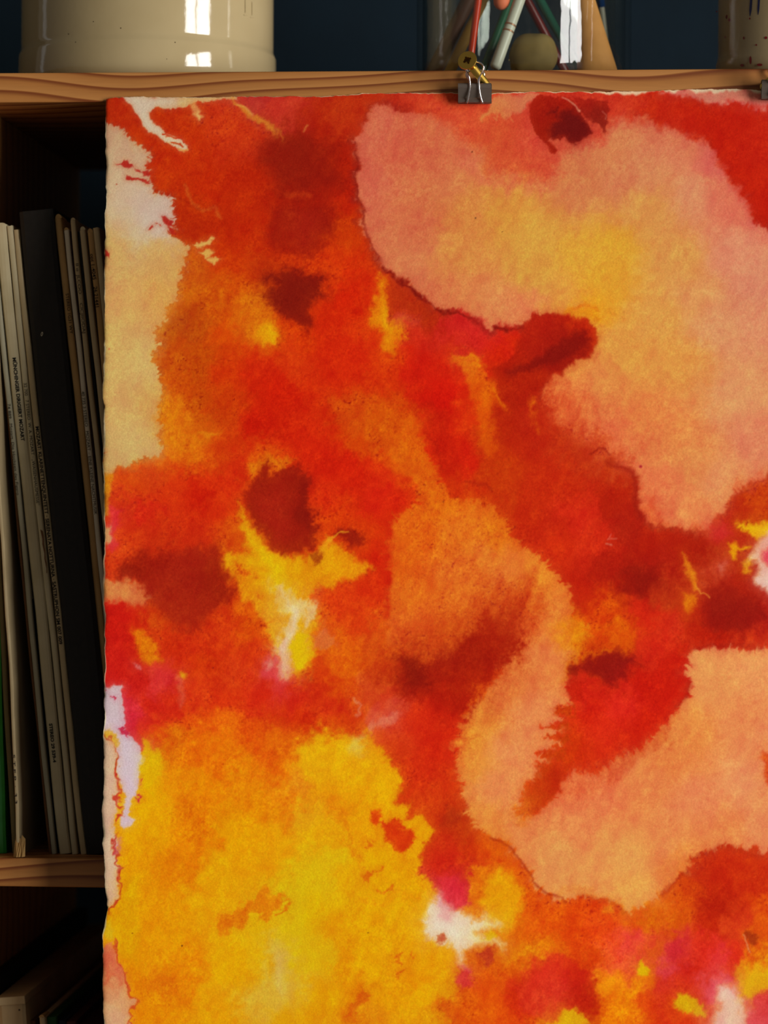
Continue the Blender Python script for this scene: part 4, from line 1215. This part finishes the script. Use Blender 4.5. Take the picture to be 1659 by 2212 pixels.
    # rims round the peach field
    line('a0280a', '1058,1812 1096,1830 1130,1866 1154,1904 1184,1934', 3.0, 3.4, .35, .85)
    line('a0260a', '1184,1934 1200,1936 1214,1938 1220,1952', 4, 3, .5, .7)
    line('b03008', '1255,1934 1290,1938 1322,1950 1344,1972', 6, 6, .6, .5)
    line('a01a08', '1492,1862 1520,1842 1556,1828 1600,1838 1650,1846', 8, 7, .9, .5)
    line('961408', '1488,1886 1466,1898 1434,1922', 7, 7, .9, .5)
    line('9a1208', '1486,1476 1478,1508 1462,1524', 6, 5, .7, .6)
    line('9a1408', '1500,1404 1530,1394 1600,1392 1650,1400', 5, 5, .8, .5)
    lay('dc8440', '1440,1900 1478,1862 1500,1830 1540,1816 1500,1810 1450,1860', 16, 1.1, .5, strk=18)
    lay('de7c28', '1200,1930 1240,1905 1290,1920 1340,1950 1290,1930 1240,1930', 10, 1.2, .5, strk=20)
    # ---- dark bruise in the tongue
    lay('c8400e', '1150,1262 1160,1310 1120,1370 1110,1420 1080,1450 1000,1480 900,1470 820,1440 800,1400 850,1390 920,1360 980,1310 1060,1270', 46, 1.5, .75, strk=26)
    lay('1060,1330 ae240a 1000,1380 a01a06 1080,1390 a01606 950,1440 98160a 1040,1450 a81c08 960,1500 b01c08 880,1420 b02a0c 1100,1330 b83410 1000,1500 a81c08', '1122,1300 1120,1330 1110,1356 1112,1376 1126,1390 1104,1408 1098,1436 1074,1444 1068,1470 1044,1480 1036,1504 1008,1536 970,1556 900,1520 838,1472 820,1442 860,1430 910,1424 950,1412 985,1380 1030,1356 1076,1318', 20, 1.5, .93, strk=20, spike=9, haze=.35)
    lay('780e08', '850,1420 890,1418 920,1440 930,1480 890,1490 860,1450', 18, 1.3, .75)
    lay('941408', '960,1400 1020,1380 1060,1400 1020,1450 960,1460', 22, 1.3, .5)
    lay('d44c12', '1090,1270 1150,1270 1180,1310 1150,1350 1120,1330 1110,1300', 26, 1.2, .4)
    lay('c4360c', '780,1430 830,1410 860,1430 830,1470 800,1480', 18, 1.3, .6)
    lay('d2240c', '880,1510 960,1520 1000,1560 990,1640 920,1640 880,1560', 28, 1.3, .5)
    lay('cc3c0c', '1652,1622 1700,1600 1700,1720 1656,1700 1646,1662', 9, 1.2, .9)
    # ---- right hand dark pools
    lay('860f0e', '1240,1446 1270,1424 1300,1402 1340,1402 1384,1422 1366,1448 1346,1468 1312,1478 1292,1460 1270,1452', 13, 1.3, .9)
    line('d86408', '1262,1420 1290,1408 1318,1400', 6, 5, 1.0, .8)
    line('e07208', '1290,1352 1330,1342 1350,1350', 12, 9, 1.0, .6)
    lay('8a140a', '1352,1250 1380,1228 1430,1232 1440,1260 1400,1270 1392,1290 1362,1274', 18, 1.3, .75)
    lay('8a140c', '1518,1330 1536,1286 1560,1262 1600,1276 1640,1290 1656,1330 1628,1352 1600,1372 1560,1366 1536,1352', 16, 1.3, .85)
    lay('a8200e', '1530,1220 1590,1220 1640,1260 1650,1290 1560,1290', 26, 1.1, .6)
    lay('dc8014', '1473,1194 1484,1210 1500,1240 1508,1268 1500,1272 1484,1246 1474,1216', 5, .6, .9)
    line('e09030', '1504,1264 1514,1278 1530,1284 1534,1290', 1.8, 1.6, .5, .9)
    lay('d8700c', '1478,1272 1504,1276 1500,1300 1486,1322 1474,1306', 9, 1.0, .9)
    lay('d88470', '1552,1220 1568,1224 1566,1242 1554,1242', 8, .9, .5)
    lay('e0a008', '1574,1176 1590,1170 1600,1180 1622,1186 1600,1196 1596,1216 1582,1218', 6, .9, .9)
    lay('d88c10', '1612,1214 1632,1206 1628,1240 1610,1242', 6, .9, .85)
    lay('e2b60c', '1594,1130 1640,1134 1700,1120 1700,1150 1660,1160 1640,1166 1620,1150', 7, .9, .95)
    lay('1650,1180 e0b0a0 1640,1220 e2c8a4 1655,1260 e2c8bc', '1660,1150 1720,1140 1720,1296 1672,1290 1650,1270 1634,1254 1640,1230 1624,1210 1636,1180', 8, .9, .95)
    lay('d83448', '1648,1188 1690,1180 1690,1236 1660,1226 1646,1208', 8, .8, .9)
    lay('d03030', '1536,1136 1562,1130 1580,1150 1560,1164 1540,1160', 12, 1.0, .6)
    line('d89080', '1316,1158 1312,1168 1330,1166', 2, 2, .4, .5)
    line('d08878', '1310,1178 1320,1180', 3, 2, .4, .6)
    # ---- left border, lower half
    lay('240,1050 dc8a14 232,1100 e0a020', '215,1026 246,1026 244,1048 236,1080 234,1110 215,1112', 4, .7, .9)
    lay('dc2c38', '234,1096 250,1100 258,1140 246,1160 256,1176 244,1196 228,1190 232,1150', 8, 1.0, .85)
    lay('d6b27c', '222,1138 238,1136 242,1168 232,1176 222,1172', 4, .7, .9)
    lay('240,1270 dc9854 300,1275 d87a40', '215,1250 258,1254 310,1272 326,1288 300,1302 262,1300 240,1308 215,1308', 9, 1.1, .9)
    lay('250,1350 c8180e 270,1450 ca1c10 240,1480 cc2020', '215,1308 240,1306 268,1304 284,1350 290,1400 304,1440 330,1480 300,1500 264,1486 244,1490 215,1490', 6, .9, .9)
    lay('330,1400 e08408 310,1372 e07408', '286,1362 316,1368 336,1400 352,1428 334,1438 312,1432 300,1404', 9, 1.1, .9)
    lay('dc8a8c', '288,1430 300,1436 304,1446 292,1442', 5, .8, .8)
    lay('e0a414', '388,1450 398,1452 400,1466 390,1466', 5, .8, .9)
    line('dc6a4c', '384,1464 386,1490 392,1516', 9, 7, .9, .6)
    lay('d82838', '262,1500 284,1530 300,1566 318,1590 322,1620 300,1612 284,1590 272,1560 262,1530', 9, 1.0, .8)
    lay('240,1520 cfc0c4 260,1570 d0bcc8 290,1620 d4c4d0 270,1690 d6c0d2 268,1770 d4bcd0', '215,1488 240,1490 252,1482 264,1484 262,1510 264,1530 268,1556 274,1574 288,1592 298,1610 304,1630 308,1642 304,1660 298,1690 296,1712 286,1728 280,1756 294,1772 288,1782 272,1790 262,1784 264,1760 272,1720 262,1700 258,1660 254,1630 246,1604 236,1584 215,1584', 3, .6, .97)
    for q in ('228,1480 240,1488 236,1498 228,1500', '256,1572 272,1566 276,1580 260,1582', '262,1578 280,1574 282,1594 270,1590', '242,1508 248,1510 246,1514', '300,1688 310,1676 308,1686', '296,1716 306,1712 304,1732 296,1726'):
        lay('c82040', q, 1.8, .9, .9)
    lay('230,1640 d8b898 235,1720 dab49a 240,1850 d8b89c 240,1930 d8b494', '210,1584 236,1588 248,1604 254,1640 258,1680 256,1700 258,1740 248,1770 246,1800 256,1830 248,1846 258,1862 264,1872 258,1890 254,1910 254,1930 248,1946 236,1966 228,1972 210,1972', 2.5, .6, .97)
    lay('dca818', '226,1578 240,1576 256,1590 258,1612 248,1608 240,1592 228,1590', 3, .7, .85)
    line('b83818', '230,1584 242,1594 248,1614 254,1640 262,1664 258,1690', 5, 2, 1.3, .9, .7)
    line('c83020', '262,1664 256,1700 264,1716 258,1740 268,1756 252,1778 250,1796', 7, 2, 1.5, .85, .8)
    line('bc2a1c', '250,1796 246,1830 244,1844 256,1856 268,1876 258,1892 256,1918 252,1936 246,1960 238,1976', 5, 2, 1.2, .9, .5)
    lay('c868a8', '250,1820 262,1812 258,1840 248,1850', 5, .8, .6)
    lay('dc9a04', '228,1976 250,1970 268,1900 300,1900 300,2080 262,2060 244,2036 228,2030', 8, .8, .9)
    lay('d8b018', '220,1996 236,1990 240,2030 222,2036', 5, .7, .9)
    lay('240,2060 d86a4a 250,2100 d86448 240,2130 d48058 250,2150 d8ac88 250,2200 d8ae8c', '215,2046 240,2036 254,2056 260,2076 270,2100 276,2120 280,2150 292,2164 278,2176 282,2200 272,2240 215,2240', 3, .7, .97)
    line('c84020', '244,2034 256,2058 260,2080 272,2104 278,2130 282,2152 294,2164 282,2172 276,2184 286,2194 276,2212', 4, 1.6, 1.1, .9, .4)
    line('d05030', '228,2060 234,2090 228,2130 240,2110 262,2118', 8, 5, 1.3, .6, .8)
    # ---- lower yellow field: veins and flecks
    lay('310,1640 e0b808 330,1690 e0b004', '306,1600 316,1584 332,1620 352,1660 338,1690 330,1720 312,1690 304,1660', 8, 1.1, .85)
    lay('660,1640 e4a60a 740,1620 e6ae08 800,1620 e4a808 840,1690 e6a806 800,1740 e6a006', '640,1650 668,1616 700,1600 740,1588 782,1584 806,1610 832,1646 848,1672 856,1698 842,1730 880,1742 880,1770 908,1776 926,1796 910,1834 900,1868 860,1860 800,1800 740,1740 700,1700', 14, 1.3, .8)
    lay('d8c060', '756,1592 776,1580 788,1610 774,1630 752,1620', 10, 1.0, .6)
    lay('da3c08', '803,1752 820,1748 828,1766 814,1786 802,1778', 4, .5, .95)
    lay('d6320a', '828,1782 850,1774 862,1768 878,1786 896,1798 890,1826 872,1842 850,1832 828,1816', 6, .6, .95, spike=3)
    for q in ('785,1826 800,1816 796,1830', '790,1892 806,1886 798,1904 786,1902', '812,1884 830,1872 822,1888', '820,1918 850,1916 852,1926 820,1926', '846,2064 862,2056 860,2080 848,2076', '856,2096 868,2092 862,2110', '884,2058 890,2054 888,2064', '780,2132 802,2140 790,2160 770,2190 740,2200 760,2165'):
        lay('d8640a', q, 4, 1.2, .85)
    line('da7008', '752,1770 748,1800 760,1830 780,1860 790,1890', 8, 6, 1.2, .6, .5)
    line('e07c08', '780,1946 820,1950 860,1934 900,1930', 8, 8, 1.3, .5, .6)
    lay('de7008', '452,2002 480,1972 530,1958 568,1922 596,1924 616,1944 606,1974 592,1964 584,1990 568,1996 556,1984 546,1966 532,1990 520,2014 506,2002 492,2034 478,2018', 6, 1.2, .8, strk=14)
    line('d86408', '596,1976 608,1968 618,1960', 4, 2, .6, .8)
    lay('de7804', '400,1740 440,1760 444,1810 424,1830 400,1800', 18, 1.3, .6)
    lay('de7c04', '370,1830 390,1850 378,1900 350,1900', 18, 1.3, .45)
    lay('dc7408', '330,2090 390,2100 380,2150 320,2160 300,2130', 18, 1.5, .55)
    lay('dcc070', '598,2066 614,2060 612,2110 606,2150 594,2130', 10, .8, .6)
    lay('de6e08', '600,1560 660,1580 640,1620 590,1640 540,1630', 26, 1.4, .5)
    # ---- the white burst
    lay('1020,1880 dc8010 1090,1930 e2a606 1100,1980 e0a60a 1060,1960 e29c08', '1050,1896 1080,1880 1110,1890 1132,1920 1128,1962 1110,2000 1088,2016 1050,1990 1036,1950', 13, 1.0, .95)
    lay('950,1960 e6d4bc 970,2010 e8e0c8 1030,1992 e6dcc0 1000,2060 e2bc98 1060,2005 e0d090', '908,1990 922,1962 936,1938 952,1920 962,1950 980,1966 1010,1984 1050,1986 1078,1994 1082,2004 1050,2008 1034,2014 1062,2026 1090,2036 1084,2048 1060,2038 1022,2040 1002,2048 1004,2078 1018,2094 994,2084 984,2052 958,2036 930,2030 912,2022', 10, 1.0, 1.0, haze=.28)
    lay('dc2c38', '944,1896 972,1888 992,1910 1006,1946 992,1968 972,1966 956,1940', 13, 1.0, .9)
    lay('e09098', '936,1940 956,1936 976,1970 966,1990 948,1980', 9, .9, .6)
    lay('dcb40a', '1044,2014 1060,2008 1074,2020 1060,2032 1046,2030', 5, .8, .9)
    lay('c04418', '940,2020 954,2016 960,2026 944,2032', 3, .8, .8)
    lay('b8321a', '1036,2056 1050,2048 1062,2046 1072,2064 1066,2084 1050,2090 1042,2074', 6, 1.0, .9)
    lay('d42c38', '986,2096 1004,2084 1022,2086 1022,2128 1000,2138 986,2120', 9, 1.1, .85)
    # ---- lower right corner
    lay('1130,2070 cc3410 1180,2100 d62c1c 1230,2110 cc2010 1260,2150 ae1608 1200,2150 da3a24', '1108,2130 1126,2100 1150,2072 1190,2060 1230,2066 1250,2090 1280,2090 1296,2120 1284,2160 1268,2196 1240,2188 1222,2180 1214,2206 1180,2212 1140,2190', 9, 1.2, .75)
    lay('d8a80c', '1216,2186 1234,2184 1256,2196 1270,2212 1230,2240 1206,2230', 6, 1.0, .9)
    lay('d8b404', '1376,2086 1388,2076 1396,2090 1406,2098 1394,2112 1380,2106', 5, .9, .95)
    lay('ea9008', '1300,2092 1324,2096 1350,2104 1362,2130 1330,2130 1310,2150 1300,2120', 14, 1.2, .7)
    lay('c4202c', '1446,2036 1460,2028 1470,2050 1466,2080 1450,2080 1440,2056', 8, 1.1, .8)
    lay('982c0c', '1610,2012 1624,2008 1640,2020 1640,2034 1626,2040 1614,2028', 4, .7, .85)
    line('d8a078', '1608,2020 1614,2040 1620,2056', 1.8, 1.6, .4, .7)
    lay('d0a40a', '1460,2168 1476,2154 1490,2156 1508,2172 1522,2184 1514,2196 1490,2194 1466,2188', 7, 1.0, .95)
    lay('dc4452', '1534,2124 1552,2104 1580,2108 1600,2130 1596,2150 1560,2160 1530,2170 1524,2150', 12, 1.0, .85)
    lay('1570,2160 e2d4b8 1550,2200 e0b8a8 1600,2190 e2c4a0 1590,2140 e2c8b4', '1552,2128 1570,2124 1588,2136 1606,2160 1616,2200 1606,2250 1520,2250 1536,2196 1556,2180', 13, 1.0, .96, haze=.4)
    lay('d8a410', '1616,2118 1640,2104 1680,2090 1690,2120 1650,2134 1626,2170 1608,2160', 7, 1.0, .9)
    lay('1640,2170 cc2c28 1640,2200 d85058', '1630,2160 1660,2136 1700,2150 1700,2250 1640,2250 1624,2200', 8, 1.0, .9)
    # specks of stray paint
    sp = np.random.RandomState(3)
    for (cx, cy, r, c) in ((1020, 328, 1.5, '5a2014'), (1027, 471, 1.6, '50301c'), (1085, 501, 1.2, '6a3a20'), (393, 2043, 1.6, '50200c'), (1384, 1008, 3, 'a81c28'), (795, 2015, 1.2, '704010'), (286, 2016, 1.3, '702808'), (236, 754, 2.0, 'cc6a4c'), (460, 1443, 1.2, '801c1c'), (958, 1084, 1.6, '9a4410'), (252, 398, 1.4, 'b04030')):
        m = np.nonzero((np.abs(x - cx) < 8) & (np.abs(y - cy) < 8))[0]
        d = np.hypot(x[m] - cx, y[m] - cy)
        a = np.clip(1.3 - d / r / 1.3, 0, 1)[:, None]
        col[m] = col[m] * (1 - a) + rgb(c) * a
    # the thin rose washes lean to orange on this cream paper
    w_ = np.clip((col[:, 0] - .68) * 8, 0, 1) * np.clip((col[:, 2] - .24) * 10, 0, 1) * np.clip((.58 - col[:, 2]) * 10, 0, 1) * np.clip((col[:, 1] - .36) * 12, 0, 1)
    col[:, 2] *= 1 - .11 * w_
    col[:, 1] *= 1 - .02 * w_
    # pigment granulation: the tooth of the sheet holds more paint in its hollows
    sat = (col.max(1) - col.min(1))
    deep = np.clip(1.15 - col[:, 1] * 1.1, .5, 1)
    deep *= 1 - .6 * np.clip((col[:, 1] - .48) * 4, 0, 1) * np.clip((.32 - col[:, 2]) * 6, 0, 1)
    k = grain * (.75 + .9 * n30) * np.clip(sat * 1.2, .15, 1)
    cloud = (.5 * n30 + .75 * w12x + .35 * w40y + .6 * streak) * np.clip(sat * 1.1, .06, 1)
    col[:, 0] *= 1 + .09 * k * deep + .07 * cloud * deep
    col[:, 1] *= 1 + .34 * k * deep + .38 * cloud * deep
    col[:, 2] *= 1 + .30 * k * deep + .20 * cloud * deep
    # darker flecks where pigment settled, thickest in the brownish orange washes
    mid = np.clip((col[:, 1] - .12) * 8, .25, 1) * np.clip((.52 - col[:, 1]) * 5, 0, 1) * np.clip((.2 - col[:, 2]) * 9, 0, 1)
    fl = np.clip(vn(x / 3.4, y / 3.4, 38) + .5 * vn(x / 6, y / 6, 41) - .2, 0, 1) * np.clip(.45 + 1.3 * n30 + 1.2 * n150, 0, 1.3) * mid
    col[:, 0] *= 1 - .45 * np.clip(fl, 0, .8)
    col[:, 1] *= 1 - 1.1 * np.clip(fl, 0, .6)
    # unpainted deckle along the torn edges
    dl = (GX.ravel() - 216); dt = (GY.ravel() - 190)
    a = np.clip(1.5 - dl / 2.2 + 2.2 * fbm(y, y * 0 + 3, 40, 44, 2), 0, 1) * .8
    wt = np.clip((x - 1240) / 120, 0, 1) * 5.0 + 1.4
    b_ = np.clip(1.3 - dt / wt + 2.0 * fbm(x, x * 0 + 5, 26, 46, 3), 0, 1) * .85
    a = np.maximum(a, b_)[:, None]
    col[:] = col * (1 - a) + rgb('d9cba6') * a
    np.clip(col, 0.002, 1, out=col)


paint()
EDGE_GAIN = 0.93
c_lin = np.where(col <= .04045, col / 12.92, ((col + .055) / 1.055) ** 2.4)
c_lin = np.clip(c_lin / EDGE_GAIN, 0, .92)

# the sheet hangs a little clear of the boards and buckles as wet paper does
s_ = (y - 205) / 2000.0
buck = 0.0009 * fbm(x, y, 520, 50, 2) + 0.0002 * fbm(x, y, 130, 53, 2)
yd = -0.0016 - 0.034 * (1 - np.exp(-np.clip(y - 205, 0, None) / 340.0)) + buck * np.clip(s_ * 4, 0, 1)
curl = np.exp(-(GX.ravel() - 216) / 5.0) * (0.0006 + 0.0009 * fbm(y, y * 0, 60, 55, 2)) + np.exp(-(GY.ravel() - 190) / 3.0) * .0004
yd = yd + curl
yd = np.minimum(yd, -0.0009)
rx = (x - 829.5) * MM; rz = (1106 - y) * MM
d0 = np.stack([rx, rz, np.full_like(rx, -DIST)], 1).astype(np.float64) @ np.array(cam_m).T
t = (yd - cam.location.y) / d0[:, 1]
co = np.array(cam.location)[None] + d0 * t[:, None]
# back of the sheet: the outline only, pushed back by the thickness of the paper
ids = np.arange(npts).reshape(nyv, nxv)
f0 = np.stack([ids[1:, :-1], ids[1:, 1:], ids[:-1, 1:], ids[:-1, :-1]], -1).reshape(-1, 4)
loop = np.concatenate([ids[0, :], ids[1:, -1], ids[-1, -2::-1], ids[-2:0:-1, 0]])
THK = 0.0007
bco = co[loop].copy(); bco[:, 1] += THK
nb = len(loop)
bi = npts + np.arange(nb)
f1 = np.stack([loop, np.roll(loop, -1), np.roll(bi, -1), bi], -1)
allco = np.concatenate([co, bco])
origin = np.array([W(900, 205, -0.002)])[0]
allco = allco - origin
me = bpy.data.meshes.new('paper_sheet')
nq = len(f0) + len(f1)
me.vertices.add(len(allco))
me.vertices.foreach_set('co', allco.astype(np.float32).ravel())
me.loops.add(nq * 4)
me.loops.foreach_set('vertex_index', np.concatenate([f0, f1]).astype(np.int32).ravel())
me.polygons.add(nq)
me.polygons.foreach_set('loop_start', np.arange(0, nq * 4, 4, dtype=np.int32))
me.polygons.foreach_set('use_smooth', np.concatenate([np.ones(len(f0), bool), np.zeros(len(f1), bool)]))
me.update(calc_edges=True)
at = me.color_attributes.new('pigment', 'FLOAT_COLOR', 'POINT')
rgba = np.ones((len(allco), 4), np.float32)
rgba[:npts, :3] = c_lin
rgba[npts:, :3] = lin('d8caa8')
at.data.foreach_set('color', rgba.ravel())


def paper_nodes(nt, b):
    va = N(nt, 'ShaderNodeVertexColor')
    va.layer_name = 'pigment'
    tc = N(nt, 'ShaderNodeTexCoord')
    n1 = N(nt, 'ShaderNodeTexNoise')
    n1.inputs['Scale'].default_value = 1500
    n1.inputs['Detail'].default_value = 3
    nt.links.new(tc.outputs['Object'], n1.inputs['Vector'])
    mr = N(nt, 'ShaderNodeMapRange')
    mr.inputs[1].default_value = .3; mr.inputs[2].default_value = .7
    mr.inputs[3].default_value = .90; mr.inputs[4].default_value = 1.08
    nt.links.new(n1.outputs['Fac'], mr.inputs[0])
    mx = N(nt, 'ShaderNodeMix', data_type='RGBA', blend_type='MULTIPLY')
    mx.inputs['Factor'].default_value = 1.0
    nt.links.new(va.outputs['Color'], mx.inputs[6])
    nt.links.new(mr.outputs[0], mx.inputs[7])
    nt.links.new(mx.outputs[2], b.inputs['Base Color'])
    n2 = N(nt, 'ShaderNodeTexNoise')
    n2.inputs['Scale'].default_value = 900
    n2.inputs['Detail'].default_value = 4
    nt.links.new(tc.outputs['Object'], n2.inputs['Vector'])
    bp = N(nt, 'ShaderNodeBump')
    bp.inputs['Strength'].default_value = 0.16
    bp.inputs['Distance'].default_value = 0.0006
    nt.links.new(n2.outputs['Fac'], bp.inputs['Height'])
    nt.links.new(bp.outputs['Normal'], b.inputs['Normal'])


M_paper = mat('watercolour_paper', (.8, .8, .8), 0.95, 0, 0.05, paper_nodes)
me.materials.append(M_paper)
sheet = bpy.data.objects.new('watercolour_painting', me)
sheet.location = origin
C.objects.link(sheet)
tag(sheet, 'large sheet with abstract red, orange and yellow watercolour clipped to the shelf', 'painting')
